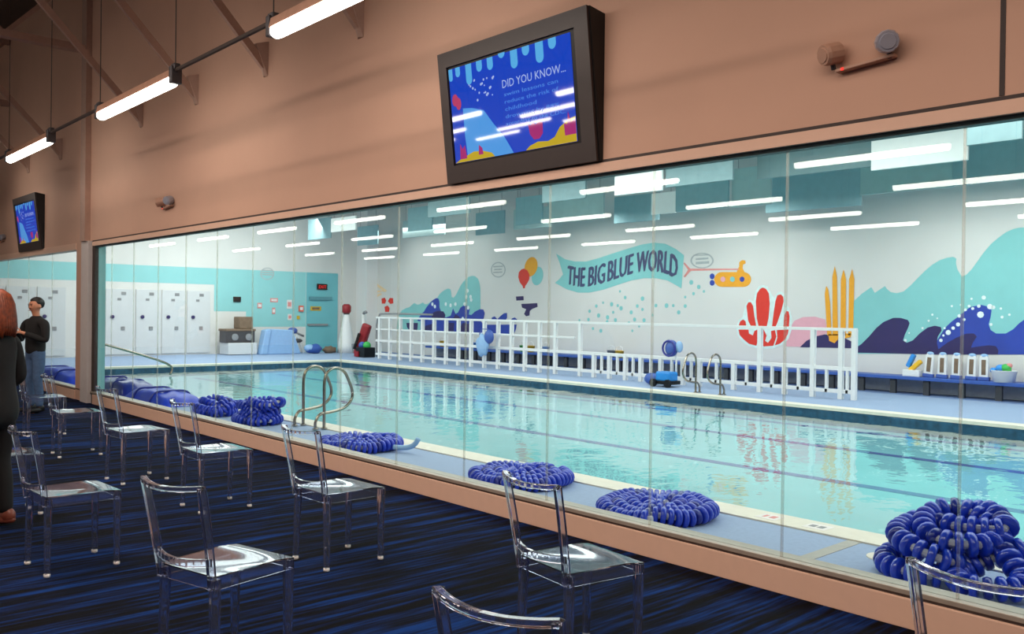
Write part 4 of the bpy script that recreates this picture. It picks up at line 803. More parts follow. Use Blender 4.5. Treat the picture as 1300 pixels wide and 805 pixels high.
for (dx, dz, m, r) in ((-.28, .22, 'toy_cyan', .07), (-.1, .27, 'toy_cyan', .09), (.05, .28, 'toy_green', .1), (.13, .33, 'sign_red', .06), (-.2, .2, 'navy', .06), (.08, .22, 'toy_green', .08)):
    b = MB(); b.ell((dx * .7, 0, dz), (r, r * .8, r * .8), 10, 8); b.build('toy_ball', M[m], e, smooth=True)
e = empty('pool_toy', (-8.13, 18.78, .38), label='yellow and blue pool toy on the bench left of the white boards', cat='toy')
b = MB(); b.obox((-.12, 0, .2), (.0, 0, .46), .12, .09); b.build('blue_wing', M['toy_cyan'], e, bevel=.02)
b = MB(); b.obox((-.08, 0, .12), (.15, 0, .33), .11, .09); b.build('yellow_wing', M['toy_yellow'], e, bevel=.02)
b = MB(); b.box(-.2, .15, -.1, .1, 0, .14); b.build('white_tray', M['white'], e, bevel=.01)
# small gear standing on the bench behind the railing
gear = [(-24.3, 'toy_yellow', 'orange yellow pool toy near the left end of the bench'), (-22.6, 'toy_cyan', 'small blue pool toy on the bench, left part'), (-22.0, 'bench_blue', 'small navy blue pool toy on the bench'),
        (-20.2, 'toy_green', 'small green pool toy on the bench'), (-19.85, 'toy_yellow', 'small yellow pool toy beside the green one'), (-19.2, 'mat_pale', 'pale blue pool toy on the bench'),
        (-16.55, 'grey', 'small grey bucket on the bench under the balloons'), (-16.25, 'toy_yellow', 'small yellow bucket on the bench under the balloons')]
for x, m, lab in gear:
    e = empty('toy_bucket', (x, 18.72, .38), label=lab, cat='bucket', group='small pool toys on the bench')
    b = MB(); b.lathe([(.09, 0), (.13, .2), (.14, .2), (.12, .19), (.08, .02)], 12); b.build('pail', M[m], e, smooth=True)
    b = MB(); b.tube([(-.13, 0, .19), (-.1, 0, .29), (0, 0, .33), (.1, 0, .29), (.13, 0, .19)], .01, 6); b.build('handle', M['white'], e)
# hanging blue bag on the railing
e = empty('hanging_bag', (-19.2, FY - .24, .66), label='pale blue gear bag hanging on the white railing', cat='bag')
b = MB(); b.ell((0, 0, .0), (.26, .1, .32), 12, 10, lambda d: 1 + .12 * math.sin(7 * d.x + 3 * d.z)); b.build('sack', M['mat_pale'], e, smooth=True)
b = MB(); b.ell((.28, 0, .25), (.18, .1, .2), 10, 8); b.build('pouch', M['bench_blue'], e, smooth=True)
b = MB(); b.tube([(-.15, 0, .3), (-.1, .06, .46), (.15, .06, .46), (.2, 0, .35)], .015, 6); b.build('strap', M['bench_blue'], e)

# pool cleaner caddy
e = empty('pool_cleaner', (-12.32, 15.8, 0), label='blue pool cleaner on a wheeled cart with coiled cable on the pole', cat='pool cleaner')
b = MB(); b.box(-.2, .2, -.16, .16, .12, .34); b.build('body', M['toy_cyan'], e, bevel=.04)
b = MB(); b.box(-.24, .24, -.2, .2, .06, .14); b.build('tray', M['black'], e, bevel=.01)
for sx in (-.2, .2):
    b = MB(); b.lathe([(.03, -.03), (.09, -.03), (.09, .03), (.03, .03)], 14, (sx, -.22, .09), 'Y'); b.build('wheel', M['black'], e)
b = MB(); b.tube([(.14, .16, .1), (.14, .16, .9)], .022, 8); b.build('pole', M['white'], e, smooth=True)
b = MB(); b.ell((.05, .1, .86), (.16, .12, .19), 12, 10); b.build('cable_coil', M['bench_blue'], e, smooth=True)
b = MB(); b.tube([(.05 + .17 * math.cos(t), .0, .86 + .17 * math.sin(t)) for t in [2 * PI * i / 16 for i in range(16)]], .025, 6, closed=True); b.build('cable', M['float_d'], e, smooth=True)
b = MB(); b.ell((.26, .1, .9), (.09, .08, .13), 10, 8); b.build('reel_cap', M['mat_pale'], e, smooth=True)
b = MB(); b.ell((-.5, .1, .14), (.2, .12, .14), 10, 8); b.build('hose', M['bench_blue'], e, smooth=True)

# stainless grab rails
def grab(x, y, rz, lab, grp):
    e = empty('grab_rail', (x, y, .012), rz, lab, 'grab rail', grp)
    P = [(0, -.13, 0), (0, -.13, .1), (0, -.06, .2), (0, .1, .22), (0, .3, .26), (0, .42, .36), (0, .44, .48), (0, .38, .64), (0, .30, .77), (0, .17, .82), (0, .05, .77), (0, 0, .64), (0, 0, .3), (0, 0, 0)]
    b = MB(); b.tube(catmull(P, 5), .021, 10); b.build('rail', M['steel'], e, smooth=True)
    for yy in (-.13, 0):
        b = MB(); b.lathe([(.045, 0), (.045, .01), (.025, .02)], 12, (0, yy, 0)); b.build('base_flange', M['steel'], e)
    return e
grab(-11.12, 6.12, 0, 'curved stainless grab rail at the near pool edge, left one of the pair', 'grab rails of the near pool edge')
grab(-10.62, 6.16, 0, 'curved stainless grab rail at the near pool edge, right one of the pair', 'grab rails of the near pool edge')
grab(-10.98, 15.05, PI, 'curved stainless grab rail on the far pool edge, left one of the pair', 'grab rails of the far pool edge')
grab(-10.38, 15.05, PI, 'curved stainless grab rail on the far pool edge, right one of the pair', 'grab rails of the far pool edge')
e = empty('step_handrail', (-22.2, 6.3, 0), label='slanting grey handrail into the pool beyond the man', cat='handrail')
b = MB(); b.tube(catmull([(0, 0, 0), (0, 0, .55), (0.05, .12, .8), (.0, .5, .75), (-.3, 2.2, .2), (-.3, 2.3, -.1)], 5), .03, 8); b.build('rail', M['steel'], e, smooth=True)

# gear in the left corner
def box_thing(name, loc, lab, cat): return empty(name, loc, label=lab, cat=cat)
e = box_thing('heater_unit', (-29.2, 13.55, 0), 'dark grey machine with a brown box on top by the left pool wall', 'machine')
b = MB(); b.box(-.35, .35, -.55, .5, .02, .42); b.build('white_base', M['white_d'], e, bevel=.01)
b = MB(); b.box(-.3, .3, -.6, .45, .42, .86); b.build('housing', M['grey_d'], e, bevel=.04)
b = MB(); b.box(-.32, .32, -.62, .47, .82, .9); b.build('lid', M['brown'], e, bevel=.02)
b = MB(); b.box(-.25, .25, -.1, .4, .9, 1.32); b.build('brown_box', M['brown'], e, bevel=.03)
for yy in (-.3, .2):
    b = MB(); b.lathe([(.12, .31), (.12, .34), (.05, .35)], 12, (0, yy, .62), 'X'); b.build('fan_grille', M['grey'], e)
e = box_thing('folded_mat', (-28.9, 14.95, 0), 'pale blue foam mat leaning upright beside the dark machine', 'mat')
b = MB(); b.prism([(-.62, 0), (.75, 0), (.42, .86), (-.45, .9)], lambda p: (.16, p[0], p[1]), lambda p: (-.16, p[0], p[1])); b.build('panel', M['mat_pale'], e, bevel=.03)
b = MB(); b.prism([(-.82, 0), (-.58, 0), (-.42, .9), (-.66, .86)], lambda p: (.2, p[0], p[1]), lambda p: (-.16, p[0], p[1])); b.build('side_fold', M['mat_pale'], e, bevel=.03)
e = box_thing('blue_float', (-29.3, 15.75, 0), 'dark blue float propped on a rack beside the pale mat', 'float')
b = MB(); b.ell((0, -.1, .82), (.12, .2, .12), 12, 8); b.build('float_body', M['bench_blue'], e, smooth=True)
b = MB(); b.tube([(0, -.1, .8), (0, .35, .62)], .04, 8); b.build('float_arm', M['grey'], e, smooth=True)
b = MB(); b.tube([(0, -.2, 0), (0, .1, .75)], .03, 8); b.tube([(0, .35, 0), (0, .05, .72)], .03, 8); b.build('rack_legs', M['white'], e)
b = MB(); b.ell((0, .1, .45), (.1, .2, .08), 10, 8); b.build('lower_float', M['grey_d'], e, smooth=True)
e = box_thing('gear_bag', (-28.7, 16.2, 0), 'low blue gear bag on the deck left of the teal door', 'bag')
b = MB(); b.ell((0, 0, .17), (.22, .33, .18), 14, 10, lambda d: 1 + .1 * math.sin(6 * d.y)); b.build('sack', M['bench_blue'], e, smooth=True)
b = MB(); b.ell((0, -.2, .2), (.18, .2, .14), 12, 8); b.build('pouch', M['mat_pale'], e, smooth=True)
e = box_thing('rope_heap', (-28.7, 16.83, 0), 'low brown heap of gear on the deck before the teal door', 'gear')
b = MB(); b.ell((0, 0, .12), (.22, .27, .14), 14, 10, lambda d: 1 + .16 * math.sin(9 * d.y + 4 * d.x)); b.build('heap', M['brown'], e, smooth=True)
e = box_thing('pool_lift', (-28.6, 17.48, 0), 'white covered pool lift with a dark red cap by the corner', 'pool lift')
b = MB(); b.lathe([(.34, 0), (.3, .3), (.22, .8), (.14, 1.2), (.09, 1.45)], 12, (0, 0, 0)); b.build('cover', M['white'], e, smooth=True)
b = MB(); b.lathe([(.13, 1.48), (.17, 1.55), (.17, 1.75), (.1, 1.82)], 12); b.build('cap', M['deep_red'], e, smooth=True)
b = MB(); b.lathe([(.08, 1.4), (.12, 1.48), (.08, 1.5)], 10); b.build('collar', M['grey_d'], e)
b = MB(); b.tube([(.3, .15, 0), (.28, .12, .35)], .07, 8); b.build('strut', M['grey'], e)
e = box_thing('shower_post', (-28.1, 17.9, 0), 'slim white post with a grey head right of the covered pool lift', 'post')
b = MB(); b.tube([(0, 0, 0), (0, 0, 1.45)], .06, 10); b.build('post', M['white'], e, smooth=True)
b = MB(); b.tube([(0, 0, 1.42), (.05, 0, 1.52), (.16, 0, 1.55), (.2, 0, 1.5)], .05, 8); b.build('head', M['grey'], e, smooth=True)
b = MB(); b.box(-.1, .1, -.1, .1, 0, .03); b.build('base', M['white'], e)
e = box_thing('rescue_tubes', (-26.3, 16.75, 0), 'upright deep red rescue board leaning at the left end of the railing', 'rescue board')
b = MB(); b.obox((-.25, -.05, .02), (.12, .1, 1.12), .22, .34); b.build('board', M['deep_red'], e, bevel=.08, seg=3)
b = MB(); b.obox((-.18, -.24, .25), (.02, -.16, .8), .06, .08); b.build('strap', M['black'], e)
e = box_thing('gear_crate', (-25.75, 16.5, 0), 'dark crate of gear at the foot of the red rescue board', 'crate')
b = MB(); b.box(-.28, .28, -.22, .22, 0, .34); b.build('crate', M['black'], e, bevel=.02)
b = MB(); b.ell((.1, 0, .4), (.14, .14, .14), 10, 8); b.build('green_ball', M['toy_green'], e, smooth=True)
b = MB(); b.ell((-.12, -.05, .4), (.13, .13, .13), 10, 8); b.build('blue_ball', M['bench_blue'], e, smooth=True)
b = MB(); b.box(-.3, -.05, -.26, -.2, .02, .2); b.build('red_flap', M['deep_red'], e)

# ------------------------------------------------------------------ lane line coils on the near deck
fm = MB(); fm.lathe([(.02, -.02), (.058, -.02), (.067, -.014), (.069, 0), (.067, .014), (.058, .02), (.02, .02)], 14, (0, 0, 0), 'Z', cap=False)
FL = fm.build('float', M['float'], smooth=True); FLM = FL.data
fm2 = MB(); fm2.lathe([(.02, -.02), (.055, -.02), (.062, 0), (.055, .02), (.02, .02)], 12, (0, 0, 0), 'Z', cap=False)
FS = fm2.build('float', M['float_d'], smooth=True); FSM = FS.data
bpy.data.objects.remove(FL); bpy.data.objects.remove(FS)
def walk(pts, step):
    out = []; acc = 0.0
    for a, b in zip(pts, pts[1:]):
        d = (b - a).length; t = step - acc
        while t <= d:
            out.append((a + (b - a) * (t / d), (b - a).normalized())); t += step
        acc = (acc + d) % step if d else acc
        acc = d - (t - step)
    return out
def coil(name, loc, path, label, cat='lane rope', step=.056, sc=1.0, group=None, rnd=1, cap=100):
    e = empty(name, loc, label=label, cat=cat, group=group)
    P = [Vector(p) for p in path]
    b = MB(); b.tube(P[::2] if len(P) > 60 else P, .026, 8); b.build('rope', M['rope'], e)
    W = walk(P, step); rr = random.Random(rnd)
    rest = MB()
    for i, (p, t) in enumerate(W):
        q = t.to_track_quat('Z', 'Y')
        small = (i % 7 == 6)
        s = sc * rr.uniform(.94, 1.05)
        if i >= cap:
            mtx = Matrix.Translation(p) @ q.to_matrix().to_4x4() @ Matrix.Scale(s, 4)
            rest.add([mtx @ v.co for v in FLM.vertices], [tuple(f.vertices) for f in FLM.polygons]); continue
        o = bpy.data.objects.new('float', FSM if small else FLM)
        o.location = p; o.rotation_mode = 'QUATERNION'; o.rotation_quaternion = q; o.scale = (s, s, s)
        COL.objects.link(o); o.parent = e
    if rest.v:
        o = rest.build('floats', M['float'], e, smooth=True); tag(o, kind='stuff')
    return e
def spiral(r0, r1, turns, z, wob, seed, zc=0.0):
    rr = random.Random(seed); pts = []; n = int(turns * 40)
    ph = rr.random() * 6.28
    for i in range(n + 1):
        t = i / n; a = ph + 2 * PI * turns * t; r = r0 + (r1 - r0) * t
        r *= 1 + wob * math.sin(3 * a + ph)
        pts.append((r * math.cos(a), r * math.sin(a), z + zc * (1 - t) + .012 * math.sin(5 * a)))
    return pts
G1 = 'flat spiral coils of blue lane floats'
coil('lane_rope_coil', (-4.50, 5.72, 0), spiral(.07, .485, 3.6, .066, .004, 4, .02)[::-1], 'flat round coil of blue lane floats nearest the tangled heap', group=G1, rnd=2)
coil('lane_rope_coil', (-6.24, 5.74, 0), spiral(.07, .485, 3.6, .066, .008, 5, .035)[::-1], 'flat round coil of blue lane floats behind the back of a clear chair', group=G1, rnd=3)
c3 = coil('lane_rope_coil', (-8.95, 5.66, 0), spiral(.07, .49, 3.6, .066, .008, 6, .035)[::-1], 'flat round coil of blue lane floats just right of the steel grab rails', group=G1, rnd=4)
b = MB(); b.tube(catmull([(.5, .15, .06), (.62, .25, .06), (.7, .3, .1), (.74, .33, .17)], 4), .03, 8); b.build('rope_hook', M['mat_pale'], c3, smooth=True)
def tangle(seed, R, loops, zt, n=26):
    rr = random.Random(seed); pts = []
    for k in range(loops):
        c = Vector((rr.uniform(-.12, .12), rr.uniform(-.08, .08), .06 + zt * k / max(1, loops - 1)))
        ra = R * rr.uniform(.75, 1.0) * (1 - .3 * k / loops); ti = rr.uniform(-.25, .25)
        for i in range(n):
            a = 2 * PI * i / n
            pts.append(c + Vector((ra * math.cos(a), ra * .8 * math.sin(a), ti * ra * math.cos(a) * .6 + .03 * math.sin(3 * a))))
    return [Vector((p.x, p.y, max(p.z, .064))) for p in catmull(pts[::3], 4)]
coil('lane_rope_heap', (-11.72, 5.72, 0), tangle(11, .36, 5, .24), 'small tangled heap of blue lane floats left of the steel grab rails', rnd=5, step=.06)
coil('lane_rope_heap', (-13.15, 5.75, 0), tangle(15, .36, 4, .13), 'low dark blue coil of lane floats beside the folded blue covers', rnd=6, step=.06)
heap = [(-.06, -.30, .07), (-.22, -.38, .07), (-.40, -.34, .07), (-.50, -.18, .08), (-.46, .02, .10), (-.32, .12, .12), (-.12, .05, .12), (.0, -.14, .13), (-.06, -.32, .17),
        (-.24, -.36, .22), (-.40, -.24, .25), (-.44, -.02, .27), (-.34, .16, .32), (-.16, .22, .38), (.02, .18, .40), (.14, .02, .35), (-.1, -.05, .33), (-.26, .0, .33), (-.2, .12, .3), (0, .1, .3), (.1, -.02, .28), (.08, -.16, .27), (-.08, -.26, .27), (-.24, -.20, .30), (-.30, -.02, .36), (-.18, .12, .41), (.04, .1, .34),
        (.2, -.1, .22), (.34, -.24, .1), (.2, -.38, .08), (.05, -.4, .08), (.0, -.24, .1), (.14, -.08, .2), (.32, .08, .26), (.52, .16, .24), (.72, .2, .18), (.86, .1, .1), (.78, -.08, .08), (.58, -.12, .1), (.42, -.02, .17), (.5, .12, .1), (.7, .3, .08), (.95, .34, .07), (1.15, .3, .07)]
coil('lane_rope_heap', (-2.12, 5.86, 0), catmull(heap, 8), 'large tangled heap of blue lane floats at the right, behind a clear chair', rnd=8, step=.07, sc=1.1, cap=100)
b = MB(); b.lathe([(.12, 0), (.12, .006), (.1, .01)], 20, (-2.74, 5.93, 0)); tag(b.build('deck_drain', M['coping']), 'round cream drain cover in the deck beside the tangled heap', 'drain cover')

def folded_cover(x0, x1, y0, y1, h, m, lab, seed):
    e = empty('folded_cover', ((x0 + x1) / 2, (y0 + y1) / 2, 0), label=lab, cat='pool cover', group='folded blue covers on the near deck')
    W = (x1 - x0) / 2; D = (y1 - y0) / 2; nx, ny = 24, 10; rr = random.Random(seed); ph = rr.random() * 6
    vs = []; fs = []
    for j in range(ny + 1):
        for i in range(nx + 1):
            u = -1 + 2 * i / nx; v = -1 + 2 * j / ny
            prof = (1 - abs(u) ** 8) * (1 - abs(v) ** 6)
            z = h * prof * (1 + .12 * math.sin(5 * u + ph) + .08 * math.sin(7 * v + 3 * u)) + .004
            vs.append((u * W, v * D, z))
    for j in range(ny):
        for i in range(nx):
            a = j * (nx + 1) + i; fs.append((a, a + 1, a + nx + 2, a + nx + 1))
    b = MB(); b.add(vs, fs); o = b.build('cover', M[m], e, smooth=True)
    for k in (-.45, .4):
        b = MB(); pts = [(k * W, v * D, h * (1 - abs(v) ** 6) * 1.06 + .012) for v in [-1 + .1 * q for q in range(21)]]
        b.tube(pts, .02, 6); b.build('strap', M['float_d'], e, smooth=True)
folded_cover(-16.25, -14.35, 5.35, 6.1, .2, 'mat_blue', 'folded bright blue pool cover on the near deck, right one by the column', 1)
folded_cover(-18.6, -16.4, 5.4, 6.12, .24, 'float_d', 'folded darker blue pool cover on the near deck just right of the column', 2)
folded_cover(-22.6, -19.4, 5.3, 6.1, .24, 'mat_blue', 'folded blue pool cover left of the column, behind the man', 3)

# ------------------------------------------------------------------ clear chairs
def make_chair():
    e = empty('clear_chair', (0, 0, 0), cat='chair', group='clear plastic chairs facing the pool window')
    # seat: a shallow upside-down tray with a faint dip
    n = 8; top = []; inn = []
    wf, wb, y0, y1, zt = .205, .19, -.215, .225, .487
    def P(i, j, inset, z):
        u = -1 + 2 * i / n; v = j / n
        w = (wb + (wf - wb) * v) - inset; y = y0 + inset + (y1 - y0 - 2 * inset) * v
        dip = .010 * (1 - u * u) * math.sin(PI * min(1, v * 1.1)) if inset >= 0 else 0
        fr = -.012 * max(0, v - .8) / .2
        return (u * w, y, z - dip + fr)
    vs = [P(i, j, 0, zt) for j in range(n + 1) for i in range(n + 1)] + [P(i, j, .006, zt - .008) for j in range(n + 1) for i in range(n + 1)]
    N1 = (n + 1) ** 2; fs = []
    for j in range(n):
        for i in range(n):
            a = j * (n + 1) + i
            fs.append((a, a + 1, a + n + 2, a + n + 1)); fs.append((N1 + a, N1 + a + n + 1, N1 + a + n + 2, N1 + a + 1))
    rim = [i for i in range(n + 1)] + [j * (n + 1) + n for j in range(1, n + 1)] + [n * (n + 1) + i for i in range(n - 1, -1, -1)] + [j * (n + 1) for j in range(n - 1, 0, -1)]
    m = len(rim); b0 = len(vs)
    for k in rim: vs.append((vs[k][0], vs[k][1], zt - .062))
    for k in rim: vs.append((vs[N1 + k][0], vs[N1 + k][1], zt - .062))
    for k in range(m):
        q = (k + 1) % m
        fs.append((rim[k], b0 + k, b0 + q, rim[q])); fs.append((N1 + rim[k], N1 + rim[q], b0 + m + q, b0 + m + k)); fs.append((b0 + k, b0 + m + k, b0 + m + q, b0 + q))
    b = MB(); b.add(vs, fs); smooth_angle(b.build('seat', M['clear'], e), .5)
    for sx, sy in ((-1, -1), (1, -1), (1, 1), (-1, 1)):
        xt = sx * (.172 if sy < 0 else .187); yt = -.197 if sy < 0 else .205
        xb = sx * (.185 if sy < 0 else .19); yb = -.205 if sy < 0 else .205
        b = MB(); b.obox((xb, yb, .012), (xt, yt, .47), .029, .029, up=(0, 1, 0), w2=.04, h2=.04)
        l = b.build('leg', M['clear'], e, bevel=.004)
        b = MB(); b.lathe([(.014, 0), (.019, .003), (.0195, .018), (.016, .022)], 12, (xb, yb, 0)); b.build('foot_cap', M['foot'], l, smooth=True)
    bk = MB()
    for sx in (-1, 1):
        pts = [(sx * .176, -.215, .43), (sx * .182, -.226, .52), (sx * .192, -.256, .70), (sx * .2, -.292, .885)]
        bk.strip(catmull(pts, 3), .022, .036, up=(0, 1, 0))
    def bow(z, w, y, dep, hh, th):
        k = 10; pts = [(-w + 2 * w * i / k, y - dep * (1 - (-1 + 2 * i / k) ** 2), z - .012 * (1 - (-1 + 2 * i / k) ** 2)) for i in range(k + 1)]
        bk.strip(pts, th, hh)
    bow(.882, .207, -.294, .055, .022, .026)
    bk.build('backrest', M['clear'], e, bevel=.003)
    bk = MB(); bow(.55, .184, -.230, .045, .035, .018)
    bk.build('lower_back_rail', M['clear'], e, bevel=.003)
    return e
CH = [(-3.90, 1.76, .25, 'clear chair in the front row, nearest whole chair, left of the centre of the carpet'),
      (-2.88, 3.05, -.13, 'clear chair by the window in front of the two nearest flat blue coils'),
      (-5.06, 3.05, .04, 'clear chair by the window in front of the coil beside the grab rails'),
      (-7.04, 3.08, 0, 'clear chair by the window in front of the small tangled blue heap'),
      (-8.60, 2.98, .07, 'clear chair by the window in front of the folded bright blue cover'),
      (-10.45, 2.97, -.08, 'clear chair by the window in front of the grey column'),
      (-12.35, 3.12, -.1, 'clear chair by the window behind the woman and left of the column'),
      (-0.98, 3.07, -.11, 'clear chair by the window at the right edge, in front of the large tangled heap'),
      (-1.78, 1.80, .18, 'clear chair cut off by the bottom edge, only its curved top rail showing'),
      (-6.02, 1.69, .05, 'clear chair in the second row just right of the woman in black'),
      (-7.81, 1.70, 0, 'clear chair half hidden behind the legs of the woman in black')]
ch0 = make_chair()
for i, (x, y, rz, lab) in enumerate(CH):
    c = ch0 if i == 0 else copy_tree(ch0)
    c.location = (x, y, 0); c.rotation_euler = (0, 0, rz); c['label'] = lab

# ------------------------------------------------------------------ people
def skin(name, pts, edges, m, parent, levels=2, root=0, post=None):
    """pts: list of (x, y, z, r) or (x, y, z, rx, ry)"""
    me = bpy.data.meshes.new(name)
    me.from_pydata([p[:3] for p in pts], edges, [])
    o = bpy.data.objects.new(name, me); COL.objects.link(o)
    md = o.modifiers.new('skin', 'SKIN'); md.use_smooth_shade = True; md.branch_smoothing = .4
    sv = me.skin_vertices[0].data
    for i, p in enumerate(pts):
        sv[i].radius = (p[3], p[4] if len(p) > 4 else p[3]); sv[i].use_root = (i == root)
    sb = o.modifiers.new('sub', 'SUBSURF'); sb.levels = levels; sb.render_levels = levels
    bpy.context.view_layer.update()
    dg = bpy.context.evaluated_depsgraph_get()
    me2 = bpy.data.meshes.new_from_object(o.evaluated_get(dg)); me2.name = name
    bpy.data.objects.remove(o); bpy.data.meshes.remove(me)
    for p in me2.polygons: p.use_smooth = True
    me2.materials.clear(); me2.materials.append(m)
    o = bpy.data.objects.new(name, me2); COL.objects.link(o); o.parent = parent
    return o
class G:
    def __init__(self): self.p = []; self.e = []
    def chain(self, pts, start=None):
        prev = start; idx = []
        for q in pts:
            self.p.append(q); k = len(self.p) - 1
            if prev is not None: self.e.append((prev, k))
            prev = k; idx.append(k)
        return idx
def hand(g, wrist_i, w, d, side, curl=.5, s=1.0):
    """palm and five fingers from wrist point w along direction d; side = direction of the thumb"""
    w = Vector(w); d = Vector(d).normalized(); sd = Vector(side); sd = (sd - d * sd.dot(d)).normalized(); nn = d.cross(sd).normalized()
    p1 = w + d * .045 * s
    pi = g.chain([(*p1, .022 * s, .016 * s)], wrist_i)[0]
    for k, (off, ln) in enumerate(((.026, .066), (.009, .074), (-.009, .07), (-.026, .056))):
        a = p1 + d * .04 * s + sd * off * s
        b = a + (d * (1 - curl * .5) + nn * curl * .7).normalized() * ln * .5 * s
        c = b + (d * (1 - curl) + nn * curl).normalized() * ln * .5 * s
        g.chain([(*a, .0105 * s), (*b, .0088 * s), (*c, .0072 * s)], pi)
    a = w + d * .03 * s + sd * .03 * s; b = a + (d * .7 + sd * .6).normalized() * .035 * s; c = b + (d * .9 + nn * .3).normalized() * .028 * s
    g.chain([(*a, .012 * s), (*b, .0105 * s), (*c, .0085 * s)], pi)
def person(name, loc, rz, label, A, female=False):
    """local frame: faces +y, x to its right; A holds the arm joints"""
    e = empty(name, loc, rz, label, 'person')
    k = A['k']; W = .175 if female else .225; HW = .085
    g = G()
    t = g.chain([(0, 0, .95 * k, .145, .105), (0, .0, 1.08 * k, .12, .095), (0, .0, 1.25 * k, .145, .11), (0, -.01, 1.38 * k, .13, .085), (0, -.015, 1.455 * k, .06, .058),
                 (0, .0, 1.52 * k, .052, .055), (0, .012, 1.575 * k, .072, .082), (0, .012, 1.64 * k, .086, .1), (0, .0, 1.70 * k, .08, .09), (0, -.005, 1.74 * k, .042, .048)])
    g.chain([(0, .09, 1.605 * k, .022), (0, .118, 1.60 * k, .014)], t[7])          # nose
    for sx in (-1, 1): g.chain([(sx * .088, -.005, 1.615 * k, .016, .02), (sx * .098, -.012, 1.62 * k, .01, .018)], t[7])   # ears
    for sx in (-1, 1):
        a = A['R' if sx > 0 else 'L']
        ids = g.chain([(sx * W * .55, -.005, 1.39 * k, .07), (sx * W, 0, 1.37 * k, .058), tuple((Vector((sx * W, 0, 1.37 * k)) + Vector(a[0])) / 2) + (.046,), (*a[0], .04), tuple((Vector(a[0]) + Vector(a[1])) / 2) + (.036,), (*a[1], .026)], t[3])
        hand(g, ids[-1], a[1], a[2], a[3], a[4])
        lg = A['legR' if sx > 0 else 'legL']
        ids = g.chain([(sx * HW, 0, .88 * k, .09), (sx * HW * 1.05, .0, .70 * k, .078), (*lg[0], .056), (*((Vector(lg[0]) * .6 + Vector(lg[1]) * .4) - Vector((0, .015, 0))), .054), (*lg[1], .036), (lg[1][0], lg[1][1] + .0, .05, .036), (lg[1][0], lg[1][1] + .10, .035, .036), (lg[1][0], lg[1][1] + .15, .03, .028)], t[0])
    body = skin('body', g.p, g.e, M['skin'], e)
    # face
    for sx in (-1, 1):
        b = MB(); b.ell((sx * .031, .096, 1.632 * k), (.012, .008, .007), 10, 6); b.build('eye', M['eye'], e, smooth=True)
        b = MB(); b.tube([(sx * .016, .106, 1.652 * k), (sx * .032, .104, 1.657 * k), (sx * .048, .093, 1.652 * k)], .005, 6); b.build('eyebrow', A['hair'], e, smooth=True)
    b = MB(); b.ell((0, .094, 1.563 * k), (.024, .01, .007), 10, 6); b.build('mouth', M['lip'], e, smooth=True)
    # clothes
    g = G(); top = A['top']
    ex = .018
    t = g.chain([(0, 0, A['hem'], A['hemr'], A['hemr'] * .78), (0, 0, 1.0 * k, .175, .14), (0, 0, 1.10 * k, .17 - (.02 if female else 0), .135), (0, .0, 1.25 * k, .195, .15), (0, -.01, 1.38 * k, .175, .12), (0, -.012, 1.452 * k, .082, .08), (0, -.01, 1.485 * k, .07, .07)])
    for sx in (-1, 1):
        a = A['R' if sx > 0 else 'L']
        g.chain([(sx * W * .55, -.005, 1.385 * k, .088), (sx * W * 1.02, 0, 1.365 * k, .076), tuple((Vector((sx * W, 0, 1.37 * k)) + Vector(a[0])) / 2) + (.064,), (*a[0], .056), tuple((Vector(a[0]) + Vector(a[1])) / 2) + (.05,), (*(Vector(a[0]) * .08 + Vector(a[1]) * .92), .042)], t[4])
    skin(A['topname'], g.p, g.e, top, e)
    g = G(); t = g.chain([(0, 0, 1.05 * k, .15, .12), (0, 0, .95 * k, .165, .13)])
    for sx in (-1, 1):
        lg = A['legR' if sx > 0 else 'legL']
        g.chain([(sx * HW, 0, .86 * k, .105), (sx * HW * 1.05, .0, .70 * k, .094), (*lg[0], .072), (*((Vector(lg[0]) * .6 + Vector(lg[1]) * .4) - Vector((0, .012, 0))), .068), (lg[1][0], lg[1][1], .085, .056)], t[1])
    skin('trousers', g.p, g.e, A['leg'], e)
    for sx in (-1, 1):
        lg = A['legR' if sx > 0 else 'legL']; x, y = lg[1][0], lg[1][1]
        b = MB(); b.ell((x, y + .065, .045), (.05, .15, .05), 14, 8, lambda d: 1.0 if d.z > -.6 else .82); b.ell((x, y - .02, .075), (.045, .06, .06), 12, 8)
        b.build('shoe', A['shoe'], e, smooth=True)
    return e, k
k = 1.0
# man by the far window, looking down at the pale phone in his hands
A = dict(k=1.0, R=((.31, .04, 1.10), (.09, .28, 1.25), (-.55, .75, .1), (0, 0, 1), .6), L=((-.31, .04, 1.10), (-.09, .27, 1.23), (.55, .75, .1), (0, 0, 1), .6),
         legR=((.10, .03, .50), (.11, -.01, .09)), legL=((-.10, .03, .50), (-.11, .0, .09)), hair=M['hair_dark'], top=M['cloth_black'], topname='sweater', hem=.86, hemr=.17, leg=M['jeans'], shoe=M['black'])
man, k = person('person', (-14.85, 3.62, 0), PI + .35, 'man in a black sweater and blue jeans looking down at his phone', A)
b = MB(); b.ell((0, -.018, 1.668), (.097, .112, .1), 18, 12, lambda d: 1.0 if d.z > -.25 - .9 * min(0, d.y) * -1 and not (d.y > .35 and d.z < .45) else .82); b.build('hair', M['hair_dark'], man, smooth=True)
p = empty('phone', (-14.85, 3.62, 0), PI + .35, 'pale phone held in the hands of the man in the black sweater', 'phone')
b = MB(); b.obox((0, .375, 1.23), (0, .33, 1.37), .075, .01, up=(0, 1, .3)); b.build('phone_body', M['sign_white'], p, bevel=.004)
b = MB(); b.obox((0, .364, 1.24), (0, .323, 1.36), .066, .004, up=(0, 1, .3)); b.build('phone_screen', M['mat_pale'], p)
